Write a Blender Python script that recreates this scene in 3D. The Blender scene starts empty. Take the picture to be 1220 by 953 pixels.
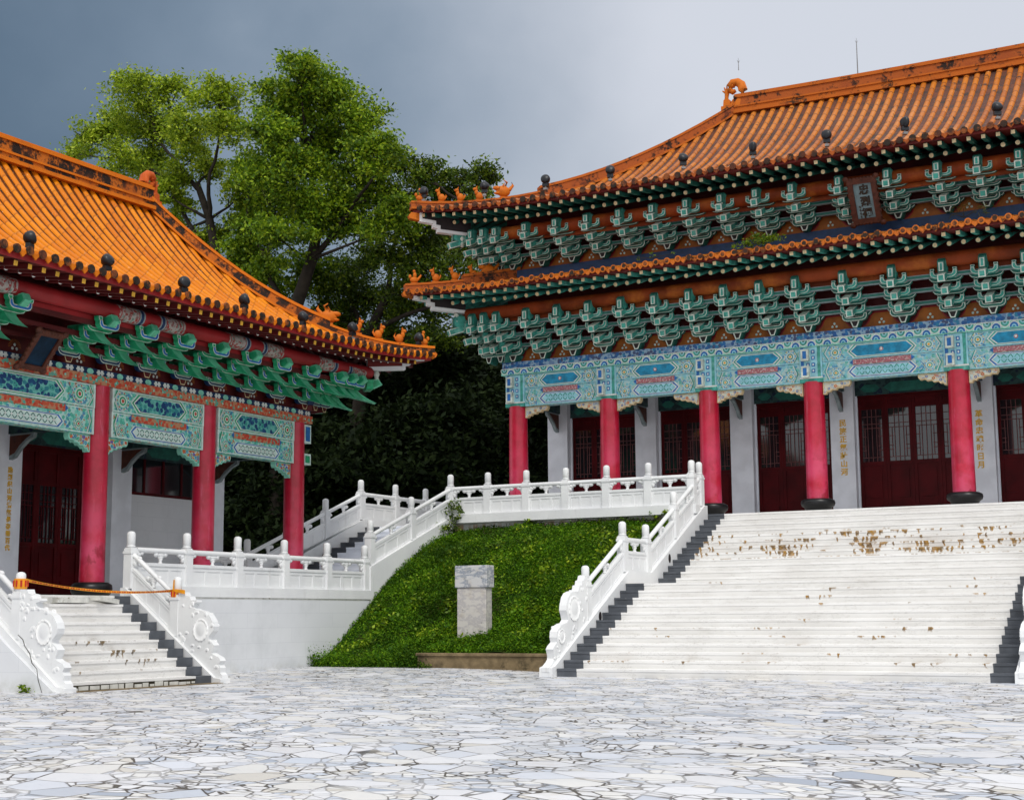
import bpy, math, random
import numpy as np
from mathutils import Matrix, Vector
from math import sin, cos, pi, radians, sqrt

random.seed(7)
RNG = np.random.default_rng(7)
SC = bpy.context.scene
COL = SC.collection

# ------------------------------------------------------------------ materials
class NT:
    def __init__(self, name):
        self.m = bpy.data.materials.new(name)
        self.m.use_nodes = True
        self.t = self.m.node_tree
        self.b = self.t.nodes['Principled BSDF']
        self._pos = None
    def n(self, typ, **kw):
        nd = self.t.nodes.new(typ)
        for k, v in kw.items():
            setattr(nd, k, v)
        return nd
    def link(self, a, b):
        self.t.links.new(a, b)
    def put(self, sock, v):
        if isinstance(v, bpy.types.NodeSocket):
            self.link(v, sock)
        elif isinstance(v, (tuple, list)) and sock.type == 'RGBA':
            sock.default_value = (v[0], v[1], v[2], 1)
        else:
            sock.default_value = v
    @property
    def pos(self):
        if self._pos is None:
            self._pos = self.n('ShaderNodeNewGeometry').outputs['Position']
        return self._pos
    def math(self, op, a, b=0.0, c=0.0):
        nd = self.n('ShaderNodeMath', operation=op)
        self.put(nd.inputs[0], a); self.put(nd.inputs[1], b); self.put(nd.inputs[2], c)
        return nd.outputs[0]
    def scale(self, v, s):
        nd = self.n('ShaderNodeVectorMath', operation='MULTIPLY')
        self.put(nd.inputs[0], v); nd.inputs[1].default_value = s
        return nd.outputs[0]
    def noise(self, scale, detail=4, rough=0.55, vec=None):
        nd = self.n('ShaderNodeTexNoise')
        self.link(vec if vec is not None else self.pos, nd.inputs['Vector'])
        nd.inputs['Scale'].default_value = scale
        nd.inputs['Detail'].default_value = detail
        nd.inputs['Roughness'].default_value = rough
        return nd.outputs[0]
    def step(self, v, lo, hi):
        nd = self.n('ShaderNodeMapRange', interpolation_type='SMOOTHSTEP')
        self.put(nd.inputs[0], v)
        nd.inputs[1].default_value = lo; nd.inputs[2].default_value = hi
        return nd.outputs[0]
    def mix(self, f, a, b, mode='MIX'):
        nd = self.n('ShaderNodeMix', data_type='RGBA', blend_type=mode)
        self.put(nd.inputs[0], f); self.put(nd.inputs[6], a); self.put(nd.inputs[7], b)
        return nd.outputs[2]
    def ramp(self, v, stops, interp='LINEAR'):
        nd = self.n('ShaderNodeValToRGB')
        nd.color_ramp.interpolation = interp
        e = nd.color_ramp.elements
        while len(e) < len(stops):
            e.new(0.5)
        for i, (p, c) in enumerate(stops):
            e[i].position = p
            e[i].color = (c[0], c[1], c[2], 1)
        self.put(nd.inputs[0], v)
        return nd.outputs[0]
    def bump(self, h, strength=0.3, dist=0.02):
        nd = self.n('ShaderNodeBump')
        nd.inputs['Strength'].default_value = strength
        nd.inputs['Distance'].default_value = dist
        self.put(nd.inputs['Height'], h)
        self.link(nd.outputs[0], self.b.inputs['Normal'])
    def done(self, col, rough=0.6, spec=0.4):
        self.put(self.b.inputs['Base Color'], col)
        self.put(self.b.inputs['Roughness'], rough)
        self.b.inputs['Specular IOR Level'].default_value = spec
        return self.m
    def sep(self, v):
        nd = self.n('ShaderNodeSeparateXYZ'); self.put(nd.inputs[0], v)
        return nd.outputs

MATS = {}
def dull(c, k): return tuple(x * k for x in c)
def plain(name, col, rough=0.6, var=0.25, scale=2.5, dirt=None, spec=0.35, bump=0.0, bscale=30):
    N = NT(name)
    f = N.noise(scale, 6)
    c = N.mix(N.step(f, 0.3, 0.7), dull(col, 1 - var), dull(col, 1 + var * 0.5))
    if dirt:
        dc, ds, lo, hi = dirt
        c = N.mix(N.step(N.noise(ds, 8, 0.65), lo, hi), c, dc)
    if bump:
        N.bump(N.noise(bscale, 5), bump, 0.01)
    MATS[name] = N.done(c, rough, spec)

plain('crimson', (0.56, 0.012, 0.05), 0.42, 0.22, 3)
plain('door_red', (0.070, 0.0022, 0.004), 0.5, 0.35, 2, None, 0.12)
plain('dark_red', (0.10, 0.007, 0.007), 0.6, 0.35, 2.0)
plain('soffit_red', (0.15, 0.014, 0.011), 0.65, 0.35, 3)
plain('purlin_red', (0.30, 0.016, 0.018), 0.5, 0.3, 1.2)
plain('purlin_brown', (0.22, 0.038, 0.009), 0.55, 0.45, 1.2, ((0.44, 0.13, 0.02), 0.8, 0.48, 0.75), 0.15)
plain('orange_panel', (0.33, 0.098, 0.010), 0.6, 0.3, 4)
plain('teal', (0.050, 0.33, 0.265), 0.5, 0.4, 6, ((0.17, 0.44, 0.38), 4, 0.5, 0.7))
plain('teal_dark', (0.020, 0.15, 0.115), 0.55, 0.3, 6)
plain('jade', (0.02, 0.34, 0.15), 0.45, 0.3, 5)
plain('jade_light', (0.12, 0.52, 0.31), 0.45, 0.25, 5)
plain('trim_pale', (0.62, 0.68, 0.60), 0.6, 0.3, 5, ((0.2, 0.24, 0.2), 6, 0.55, 0.75))
plain('trim_gray', (0.24, 0.29, 0.30), 0.6, 0.3, 5, ((0.12, 0.15, 0.16), 6, 0.55, 0.75))
plain('cream', (0.66, 0.52, 0.30), 0.6, 0.3, 8)
plain('yellow', (0.72, 0.40, 0.04), 0.5, 0.2, 8)
plain('pier_white', (0.82, 0.85, 0.91), 0.6, 0.12, 1.5)
plain('gold', (0.78, 0.46, 0.05), 0.4, 0.2, 9)
plain('black_base', (0.012, 0.012, 0.013), 0.35, 0.3, 5)
plain('iron_black', (0.010, 0.012, 0.016), 0.4, 0.3, 9)
plain('gray_step', (0.088, 0.097, 0.112), 0.55, 0.25, 3, ((0.26, 0.27, 0.28), 7, 0.68, 0.75))
plain('floor_gray', (0.60, 0.60, 0.58), 0.6, 0.2, 2)
plain('navy', (0.006, 0.032, 0.10), 0.5, 0.3, 6)
plain('blue', (0.015, 0.14, 0.42), 0.5, 0.3, 8)
plain('azure', (0.008, 0.24, 0.42), 0.5, 0.35, 7)
plain('pale_blue', (0.30, 0.60, 0.68), 0.55, 0.2, 8)
plain('mint', (0.24, 0.60, 0.47), 0.55, 0.25, 8)
plain('mint_white', (0.58, 0.72, 0.66), 0.55, 0.15, 8)
plain('white', (0.68, 0.70, 0.66), 0.55, 0.12, 8)
plain('vermilion', (0.50, 0.065, 0.03), 0.55, 0.35, 11, ((0.40, 0.20, 0.10), 14, 0.55, 0.6))
plain('pink_band', (0.40, 0.13, 0.15), 0.55, 0.4, 18, ((0.55, 0.45, 0.42), 22, 0.52, 0.6))
plain('wood_brown', (0.085, 0.022, 0.010), 0.6, 0.4, 8)
plain('board_gray', (0.17, 0.25, 0.27), 0.6, 0.2, 5)
plain('board_navy', (0.004, 0.022, 0.048), 0.5, 0.5, 3, None, 0.15)
plain('ink', (0.030, 0.018, 0.010), 0.5, 0.3, 9)
plain('soil', (0.03, 0.024, 0.012), 0.9, 0.4, 3)
plain('bark', (0.030, 0.024, 0.018), 0.9, 0.4, 3, None, 0.2, 0.6, 14)
plain('lattice', (0.15, 0.045, 0.045), 0.6, 0.3, 5)
plain('metal', (0.20, 0.20, 0.20), 0.4, 0.2, 5)
plain('tape_yellow', (0.80, 0.32, 0.012), 0.4, 0.15, 9)
plain('tape_red', (0.52, 0.03, 0.02), 0.4, 0.15, 9)
plain('hip_dark', (0.020, 0.013, 0.014), 0.6, 0.3, 4)
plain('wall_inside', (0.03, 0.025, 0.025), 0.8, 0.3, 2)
plain('kerb_stone', (0.21, 0.155, 0.085), 0.85, 0.35, 4, ((0.05, 0.04, 0.022), 3.2, 0.52, 0.72), 0.2, 0.5, 25)
plain('slab_white', (0.62, 0.62, 0.58), 0.7, 0.2, 5, ((0.2, 0.17, 0.1), 7, 0.62, 0.72))

def glass():
    N = NT('glass')
    MATS['glass'] = N.done((0.012, 0.015, 0.018), 0.06, 0.9)
glass()

def worn_column():
    N = NT('worn_crimson')
    z = N.sep(N.n('ShaderNodeTexCoord').outputs['Object'])[2]
    c = N.mix(N.step(N.noise(3.0, 6), 0.3, 0.7), (0.38, 0.004, 0.020), (0.52, 0.010, 0.042))
    fade = N.step(z, 3.0, 0.4)
    c = N.mix(N.math('MULTIPLY', fade, N.step(N.noise(1.6, 5), 0.3, 0.65)), c, (0.60, 0.060, 0.14))
    v = N.scale(N.pos, (1, 1, 0.7))
    blot = N.math('MULTIPLY', N.step(N.noise(2.6, 7, 0.62, v), 0.54, 0.62), N.step(z, 1.9, 0.7))
    scr = N.math('MULTIPLY', N.step(N.noise(1.0, 6, 0.7, N.scale(N.pos, (9, 9, 1.1))), 0.58, 0.70), 0.45)
    c = N.mix(scr, c, (0.62, 0.12, 0.20))
    c = N.mix(blot, c, (0.33, 0.012, 0.035))
    ring = N.math('MULTIPLY', N.step(N.noise(9, 3), 0.5, 0.8), 0.25)
    c = N.mix(ring, c, (0.30, 0.006, 0.02))
    MATS['worn_crimson'] = N.done(c, 0.33, 0.5)
worn_column()

def busy(name, cols, scale, edge=(0.50, 0.60, 0.55)):
    """dense hand-painted ornament: cells of paint with pale outlines"""
    N = NT(name)
    v = N.n('ShaderNodeTexVoronoi', feature='F1'); N.link(N.pos, v.inputs['Vector']); v.inputs['Scale'].default_value = scale
    s = N.sep(v.outputs['Color'])
    stops = [(i / len(cols), c) for i, c in enumerate(cols)]
    c = N.ramp(s[0], stops, 'CONSTANT')
    d = v.outputs['Distance']
    c = N.mix(N.step(d, 0.60, 0.68), c, edge)
    c = N.mix(N.step(d, 0.20, 0.12), c, cols[0])
    MATS[name] = N.done(c, 0.55, 0.3)
PB, MT_, WH, BL, GR = (0.20, 0.52, 0.58), (0.20, 0.50, 0.44), (0.60, 0.68, 0.64), (0.03, 0.17, 0.42), (0.04, 0.32, 0.22)
busy('busy_blue', [PB, MT_, (0.20, 0.46, 0.52), (0.10, 0.30, 0.48), PB, (0.12, 0.40, 0.34), (0.42, 0.60, 0.60), (0.34, 0.50, 0.40)], 15, (0.40, 0.56, 0.54))
busy('busy_mint', [(0.14, 0.50, 0.38), (0.20, 0.56, 0.46), (0.07, 0.38, 0.28), (0.07, 0.26, 0.42), (0.16, 0.52, 0.42), (0.40, 0.64, 0.58), (0.40, 0.20, 0.10), (0.10, 0.44, 0.38)], 15, (0.38, 0.62, 0.54))
busy('busy_navy', [(0.008, 0.04, 0.13), (0.012, 0.07, 0.18), (0.05, 0.30, 0.26), (0.008, 0.04, 0.13), (0.03, 0.20, 0.24), (0.10, 0.36, 0.32)], 11, (0.14, 0.44, 0.38))
busy('busy_red', [(0.48, 0.05, 0.025), (0.50, 0.09, 0.04), (0.48, 0.05, 0.025), (0.44, 0.20, 0.10), (0.10, 0.34, 0.26), (0.5, 0.07, 0.03)], 14, (0.46, 0.22, 0.12))
busy('busy_dark', [(0.020, 0.050, 0.048), (0.014, 0.036, 0.040), (0.03, 0.075, 0.07), (0.012, 0.03, 0.035), (0.01, 0.022, 0.05)], 8, (0.03, 0.07, 0.07))
busy('busy_plate', [(0.03, 0.10, 0.26), (0.02, 0.14, 0.36), (0.14, 0.24, 0.40), (0.02, 0.10, 0.30), (0.06, 0.08, 0.16), (0.03, 0.20, 0.34)], 12, (0.25, 0.38, 0.50))
busy('busy_purlin', [(0.22, 0.10, 0.09), (0.30, 0.25, 0.22), (0.34, 0.33, 0.30), (0.26, 0.06, 0.05), (0.14, 0.22, 0.18), (0.30, 0.02, 0.02), (0.36, 0.33, 0.29)], 17, (0.34, 0.32, 0.29))
busy('busy_scroll', [(0.50, 0.10, 0.03), (0.46, 0.07, 0.03), (0.06, 0.34, 0.22), (0.08, 0.10, 0.36), (0.52, 0.14, 0.05), (0.5, 0.3, 0.08)], 14)
busy('busy_scroll_pale', [(0.60, 0.56, 0.42), (0.56, 0.48, 0.36), (0.30, 0.34, 0.42), (0.62, 0.58, 0.46), (0.5, 0.24, 0.16), (0.4, 0.44, 0.46)], 15)

def tile_mat(name, a, b, dark, moss_lo, rough, joint=0.33, pink=None, spec=0.42, jd=0.6):
    N = NT(name)
    uv = N.n('ShaderNodeUVMap').outputs[0]
    s = N.sep(uv)
    fr = N.math('FRACT', N.math('ADD', N.math('MULTIPLY', s[1], 1 / joint), N.math('MULTIPLY', s[0], 0.37)))
    idv = N.n('ShaderNodeTexWhiteNoise', noise_dimensions='2D')
    cell = N.n('ShaderNodeCombineXYZ')
    N.put(cell.inputs[0], N.math('FLOOR', N.math('MULTIPLY', s[0], 1.0001)))
    N.put(cell.inputs[1], N.math('FLOOR', N.math('ADD', N.math('MULTIPLY', s[1], 1 / joint), N.math('MULTIPLY', s[0], 0.37))))
    N.link(cell.outputs[0], idv.inputs[0])
    c = N.mix(idv.outputs[0], a, b)
    if pink:
        c = N.mix(N.step(N.noise(0.35, 3), 0.4, 0.7), c, pink)
    c = N.mix(N.math('MULTIPLY', N.step(fr, 0.13, 0.03), jd), c, dark)
    c = N.mix(N.step(N.noise(3.5, 9, 0.7), moss_lo, moss_lo + 0.12), c, dark)
    c = N.mix(N.math('MULTIPLY', N.step(N.noise(26, 3, 0.6), 0.66, 0.72), 0.6), c, (0.72, 0.60, 0.42))
    rn = N.math('ADD', N.math('MULTIPLY', N.noise(5, 4), 0.35), rough - 0.17)
    MATS[name] = N.done(c, rn, spec)
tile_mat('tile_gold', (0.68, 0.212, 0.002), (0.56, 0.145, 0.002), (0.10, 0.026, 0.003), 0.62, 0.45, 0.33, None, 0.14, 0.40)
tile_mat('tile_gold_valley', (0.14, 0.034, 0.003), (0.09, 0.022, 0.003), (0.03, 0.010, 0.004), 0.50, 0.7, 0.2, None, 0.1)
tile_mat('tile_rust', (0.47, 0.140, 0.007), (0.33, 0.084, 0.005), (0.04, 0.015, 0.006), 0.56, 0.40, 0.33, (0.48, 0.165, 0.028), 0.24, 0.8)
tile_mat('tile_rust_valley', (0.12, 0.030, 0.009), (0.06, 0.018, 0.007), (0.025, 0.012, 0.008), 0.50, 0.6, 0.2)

def ridge_mat(name, a, dark, lo):
    N = NT(name)
    f = N.noise(2.2, 9, 0.72)
    f2 = N.noise(11, 5, 0.7)
    c = N.mix(N.step(N.math('ADD', f, N.math('MULTIPLY', f2, 0.35)), lo, lo + 0.12), a, dark)
    c = N.mix(N.step(N.noise(1.4, 4), 0.5, 0.7), c, N.mix(0.5, c, (a[0] * 0.7, a[1] * 0.6, a[2])))
    N.bump(f2, 0.5, 0.02)
    MATS[name] = N.done(c, 0.55, 0.15)
ridge_mat('ridge_gold', (0.58, 0.15, 0.005), (0.035, 0.016, 0.008), 0.78)
ridge_mat('ridge_gold_dark', (0.46, 0.12, 0.010), (0.020, 0.012, 0.008), 0.60)
ridge_mat('ridge_rust', (0.43, 0.105, 0.010), (0.035, 0.018, 0.009), 0.70)
ridge_mat('ridge_rust_dark', (0.34, 0.08, 0.014), (0.022, 0.012, 0.008), 0.66)
ridge_mat('finial_glaze', (0.52, 0.135, 0.010), (0.06, 0.022, 0.008), 0.74)
ridge_mat('finial_red', (0.46, 0.085, 0.012), (0.07, 0.022, 0.010), 0.78)
ridge_mat('disc_grimy', (0.22, 0.065, 0.018), (0.026, 0.018, 0.013), 0.56)
ridge_mat('disc_orange', (0.50, 0.13, 0.016), (0.04, 0.018, 0.010), 0.64)

def paving():
    N = NT('crazy_paving')
    warp = N.n('ShaderNodeVectorMath', operation='ADD')
    nz = N.n('ShaderNodeTexNoise'); N.link(N.pos, nz.inputs['Vector']); nz.inputs['Scale'].default_value = 0.30; nz.inputs['Detail'].default_value = 0
    w2 = N.n('ShaderNodeVectorMath', operation='SCALE'); N.link(nz.outputs[1], w2.inputs[0]); w2.inputs[3].default_value = 1.1
    N.link(N.pos, warp.inputs[0]); N.link(w2.outputs[0], warp.inputs[1])
    rot = N.n('ShaderNodeVectorRotate', rotation_type='Z_AXIS'); N.link(warp.outputs[0], rot.inputs[0]); rot.inputs['Angle'].default_value = 0.6
    p = N.scale(rot.outputs[0], (0.80, 1.15, 0))
    def vor(feat, sc):
        v = N.n('ShaderNodeTexVoronoi', feature=feat); N.link(p, v.inputs['Vector']); v.inputs['Scale'].default_value = sc; return v
    big_e, big_c = vor('DISTANCE_TO_EDGE', 2.5), vor('F1', 2.5)
    sm_e, sm_c = vor('DISTANCE_TO_EDGE', 5.4), vor('F1', 5.4)
    sb, ss = N.sep(big_c.outputs['Color']), N.sep(sm_c.outputs['Color'])
    split = N.math('GREATER_THAN', sb[2], 0.30)          # two thirds of the large pieces are broken into smaller ones
    ebig = N.math('MULTIPLY', big_e.outputs['Distance'], 1 / 2.5)
    esm = N.math('MULTIPLY', sm_e.outputs['Distance'], 1 / 5.4)
    esm2 = N.math('ADD', esm, N.math('MULTIPLY', N.math('SUBTRACT', 1.0, split), 9.0))
    edge = N.math('MINIMUM', ebig, esm2)
    rnd = N.math('ADD', N.math('MULTIPLY', ss[0], split), N.math('MULTIPLY', sb[0], N.math('SUBTRACT', 1.0, split)))
    rnd2 = N.math('ADD', N.math('MULTIPLY', ss[1], split), N.math('MULTIPLY', sb[1], N.math('SUBTRACT', 1.0, split)))
    c = N.ramp(rnd, [(0.0, (0.70, 0.70, 0.715)), (0.28, (0.61, 0.63, 0.68)), (0.50, (0.71, 0.70, 0.68)), (0.66, (0.52, 0.555, 0.62)),
                      (0.76, (0.67, 0.67, 0.69)), (0.90, (0.37, 0.41, 0.48)), (0.945, (0.64, 0.61, 0.56))], 'CONSTANT')
    big = N.noise(0.20, 4, 0.6)
    c = N.mix(N.math('MULTIPLY', N.step(big, 0.46, 0.68), 0.42), c, (0.42, 0.45, 0.50))
    vein = N.noise(3.2, 8, 0.7, N.scale(p, (1, 2.2, 1)))
    c = N.mix(N.math('MULTIPLY', N.step(vein, 0.5, 0.75), 0.38), c, (0.35, 0.38, 0.44))
    c = N.mix(N.math('MULTIPLY', N.step(N.noise(0.9, 6, 0.7), 0.56, 0.74), 0.30), c, (0.46, 0.38, 0.26))
    fill = N.step(N.noise(0.9, 4), 0.40, 0.58)
    wid = N.math('ADD', N.math('MULTIPLY', N.noise(4, 3), 0.016), -0.0012)
    line = N.step(N.math('SUBTRACT', edge, wid), 0.004, -0.001)
    c = N.mix(N.math('MULTIPLY', line, N.math('ADD', N.math('MULTIPLY', fill, 0.50), 0.45)), c, (0.055, 0.042, 0.028))
    h = N.math('ADD', N.math('MULTIPLY', N.step(edge, 0.0, 0.02), 0.6), N.math('MULTIPLY', rnd2, 0.4))
    N.bump(h, 0.5, 0.015)
    MATS['crazy_paving'] = N.done(c, N.math('ADD', N.math('MULTIPLY', rnd2, 0.25), 0.36), 0.4)
paving()

def block_white():
    N = NT('block_white')
    s = N.sep(N.pos)
    br = N.n('ShaderNodeTexBrick')
    cv = N.n('ShaderNodeCombineXYZ'); N.put(cv.inputs[0], N.math('ADD', s[0], s[1])); N.put(cv.inputs[1], s[2])
    N.link(cv.outputs[0], br.inputs[0]); br.inputs['Scale'].default_value = 1.0
    br.inputs['Brick Width'].default_value = 1.1; br.inputs['Row Height'].default_value = 0.34; br.inputs['Mortar Size'].default_value = 0.008
    br.inputs['Color1'].default_value = (0.70, 0.715, 0.735, 1); br.inputs['Color2'].default_value = (0.68, 0.695, 0.72, 1); br.inputs['Mortar'].default_value = (0.64, 0.655, 0.68, 1)
    c = N.mix(N.math('MULTIPLY', N.step(N.noise(1.0, 7, 0.65), 0.45, 0.75), 0.35), br.outputs[0], (0.45, 0.47, 0.48))
    low = N.step(s[2], 0.35, 0.0)
    c = N.mix(N.math('MULTIPLY', N.math('MULTIPLY', low, 0.6), N.step(N.noise(3, 8, 0.7), 0.35, 0.75)), c, (0.36, 0.36, 0.30))
    N.bump(br.outputs['Fac'], -0.12, 0.006)
    MATS['block_white'] = N.done(c, 0.6, 0.3)
block_white()

def white_paint():
    N = NT('white_paint')
    c = N.mix(N.step(N.noise(1.3, 6), 0.3, 0.7), (0.70, 0.71, 0.72), (0.78, 0.79, 0.79))
    run = N.noise(1.0, 7, 0.7, N.scale(N.pos, (5, 5, 0.9)))
    c = N.mix(N.math('MULTIPLY', N.step(run, 0.58, 0.78), 0.5), c, (0.40, 0.39, 0.35))
    c = N.mix(N.math('MULTIPLY', N.step(N.noise(14, 6, 0.7), 0.66, 0.75), 0.45), c, (0.22, 0.22, 0.19))
    N.bump(N.noise(16, 5), 0.15, 0.01)
    MATS['white_paint'] = N.done(c, 0.55, 0.3)
white_paint()

def stained_wall(name):
    N = NT(name)
    s = N.sep(N.pos)
    c = N.mix(N.step(N.noise(1.5, 5), 0.3, 0.7), (0.60, 0.61, 0.61), (0.68, 0.69, 0.69))
    run = N.noise(1.0, 5, 0.6, N.scale(N.pos, (7, 7, 0.5)))
    low = N.math('MULTIPLY', N.step(s[2], 4.02, 3.68), N.step(s[2], 3.2, 3.55))
    c = N.mix(N.math('MULTIPLY', low, N.step(run, 0.44, 0.6)), c, (0.42, 0.27, 0.17))
    c = N.mix(N.math('MULTIPLY', N.step(N.noise(0.8, 6), 0.55, 0.75), 0.4), c, (0.42, 0.42, 0.39))
    MATS[name] = N.done(c, 0.65, 0.3)
stained_wall('terrace_wall')

def steps_mat(name, horiz, rust, bands, flights):
    """white painted steps: rusty drips hang below the nosings of some steps.
    bands: (z of the flight foot, riser, low z, high z, threshold, horizontal shift of the patches)"""
    N = NT(name)
    s = N.sep(N.pos)
    along = s[0] if horiz == 0 else s[1]
    c = N.mix(N.step(N.noise(0.9, 5), 0.3, 0.7), (0.72, 0.71, 0.69), (0.79, 0.785, 0.77))
    c = N.mix(N.math('MULTIPLY', N.step(N.noise(1.2, 7, 0.7, N.scale(N.pos, (0.6, 0.6, 4))), 0.54, 0.78), 0.40), c, (0.48, 0.455, 0.41))
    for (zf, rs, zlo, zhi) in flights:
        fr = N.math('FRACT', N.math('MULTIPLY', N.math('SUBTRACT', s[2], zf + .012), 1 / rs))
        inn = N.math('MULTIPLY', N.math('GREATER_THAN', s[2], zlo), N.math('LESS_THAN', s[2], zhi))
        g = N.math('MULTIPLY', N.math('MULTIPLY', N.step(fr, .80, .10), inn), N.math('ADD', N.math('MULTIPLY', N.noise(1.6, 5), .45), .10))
        c = N.mix(g, c, (0.46, 0.45, 0.42))  # nosing highlight painted in: riser colour darkens downward, with some grime
    for (zf, rs, zlo, zhi, th, sh) in bands:
        q = N.math('MULTIPLY', N.math('SUBTRACT', s[2], zf), 1 / rs)
        fr = N.math('FRACT', q); row = N.math('FLOOR', q)
        cell = N.n('ShaderNodeCombineXYZ')
        jx = N.math('ADD', N.math('MULTIPLY', along, 21), N.math('MULTIPLY', N.noise(9, 2), 3.0))
        N.put(cell.inputs[0], N.math('FLOOR', jx)); N.put(cell.inputs[1], row)
        wn = N.n('ShaderNodeTexWhiteNoise', noise_dimensions='2D'); N.link(cell.outputs[0], wn.inputs[0])
        pv = N.n('ShaderNodeCombineXYZ'); N.put(pv.inputs[0], N.math('ADD', N.math('MULTIPLY', along, 0.9), sh)); N.put(pv.inputs[1], N.math('MULTIPLY', row, 0.35))
        patch = N.noise(1.0, 3, 0.6, pv.outputs[0])
        band = N.math('MULTIPLY', N.step(s[2], zlo, zlo + .05), N.step(s[2], zhi + .05, zhi))
        k = N.math('SUBTRACT', N.math('ADD', patch, N.math('MULTIPLY', wn.outputs[0], 0.42)), th)
        ln = N.math('MINIMUM', N.math('MULTIPLY', k, 5.0), 0.92)
        m = N.step(N.math('SUBTRACT', N.math('ADD', fr, N.math('MULTIPLY', N.math('SUBTRACT', N.noise(30, 2), 0.5), 0.35)), N.math('SUBTRACT', 1.0, ln)), -.10, .28)
        m = N.math('MULTIPLY', N.math('MULTIPLY', m, band), N.math('ADD', N.math('MULTIPLY', N.noise(17, 3), 0.7), 0.55))
        c = N.mix(m, c, N.mix(N.step(N.noise(9, 4), 0.4, 0.6), rust, dull(rust, 0.40)))
    crack = N.noise(1.0, 6, 0.7, N.scale(N.pos, (0.8, 0.8, 6)))
    cl = N.math('LESS_THAN', N.math('ABSOLUTE', N.math('SUBTRACT', crack, 0.5)), 0.004)
    c = N.mix(N.math('MULTIPLY', cl, 0.45), c, (0.20, 0.18, 0.15))
    MATS[name] = N.done(c, 0.6, 0.3)
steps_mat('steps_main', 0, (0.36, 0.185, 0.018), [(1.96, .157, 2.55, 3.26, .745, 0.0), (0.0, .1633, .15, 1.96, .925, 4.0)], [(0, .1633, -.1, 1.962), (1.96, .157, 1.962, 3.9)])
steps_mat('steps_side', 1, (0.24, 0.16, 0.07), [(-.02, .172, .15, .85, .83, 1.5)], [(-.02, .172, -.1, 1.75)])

def marble(name, a, b):
    N = NT(name)
    n = N.noise(2.0, 8, 0.7, N.scale(N.pos, (1, 1, 2.2)))
    v = N.math('ABSOLUTE', N.math('SUBTRACT', n, 0.5))
    c = N.mix(N.step(v, 0.07, 0.0), a, b)
    c = N.mix(N.math('MULTIPLY', N.step(N.noise(3.5, 6), 0.5, 0.7), 0.4), c, (0.46, 0.40, 0.31))
    c = N.mix(N.math('MULTIPLY', N.step(N.noise(6, 6, 0.7), 0.60, 0.72), 0.7), c, (0.10, 0.10, 0.085))
    N.bump(N.noise(20, 6), 0.3, 0.01)
    MATS[name] = N.done(c, 0.6, 0.3)
marble('marble_cap', (0.54, 0.54, 0.54), (0.25, 0.28, 0.33))
marble('marble_shaft', (0.56, 0.535, 0.50), (0.42, 0.40, 0.40))

def leaf_mat(name, cols, trans=0.35, rough=0.55, spec=0.25, patch=0.45):
    N = NT(name)
    g = N.n('ShaderNodeNewGeometry')
    c = N.ramp(g.outputs['Random Per Island'], [(i / (len(cols) - 1), k) for i, k in enumerate(cols)])
    c = N.mix(N.math('MULTIPLY', N.step(N.noise(0.9, 4, 0.6), 0.40, 0.66), patch), c, dull(cols[0], 0.6))
    N.done(c, rough, spec)
    tr = N.n('ShaderNodeBsdfTranslucent'); N.link(c, tr.inputs[0])
    mx = N.n('ShaderNodeMixShader'); mx.inputs[0].default_value = trans
    N.link(N.b.outputs[0], mx.inputs[1]); N.link(tr.outputs[0], mx.inputs[2])
    out = [n for n in N.t.nodes if n.type == 'OUTPUT_MATERIAL'][0]
    N.link(mx.outputs[0], out.inputs[0])
    MATS[name] = N.m
leaf_mat('leaf_bright', [(0.09, 0.16, 0.010), (0.22, 0.33, 0.014), (0.38, 0.50, 0.020), (0.52, 0.59, 0.05)], 0.34, 0.5, 0.25, 0.5)
leaf_mat('leaf_green', [(0.035, 0.085, 0.006), (0.115, 0.225, 0.010), (0.26, 0.40, 0.014), (0.44, 0.55, 0.03)], 0.34, 0.5, 0.25, 0.6)
leaf_mat('leaf_mid', [(0.022, 0.050, 0.006), (0.058, 0.115, 0.008), (0.14, 0.22, 0.012), (0.26, 0.33, 0.025)], 0.3, 0.5, 0.25, 0.6)
leaf_mat('leaf_dark', [(0.005, 0.010, 0.004), (0.009, 0.017, 0.005), (0.014, 0.025, 0.006), (0.020, 0.032, 0.008)], 0.2, 0.7, 0.08)  # for the shadowed wood: its shade is put into the leaf colour
leaf_mat('leaf_grass', [(0.022, 0.075, 0.003), (0.055, 0.155, 0.004), (0.115, 0.265, 0.006), (0.24, 0.40, 0.016)], 0.3, 0.6, 0.15, 0.75)
leaf_mat('leaf_grass_dry', [(0.05, 0.05, 0.01), (0.07, 0.075, 0.015), (0.05, 0.08, 0.01), (0.09, 0.08, 0.02)], 0.3)

def slope_soil():
    N = NT('grass_soil')
    c = N.mix(N.step(N.noise(1.6, 8, 0.7), 0.5, 0.68), (0.020, 0.055, 0.004), (0.050, 0.042, 0.014))
    N.bump(N.noise(9, 6), 0.6, 0.05)
    MATS['grass_soil'] = N.done(c, 0.95, 0.1)
    N = NT('forest_floor')
    c = N.mix(N.step(N.noise(0.8, 6), 0.4, 0.6), (0.004, 0.008, 0.003), (0.009, 0.014, 0.005))
    MATS['forest_floor'] = N.done(c, 0.95, 0.1)
slope_soil()

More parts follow.
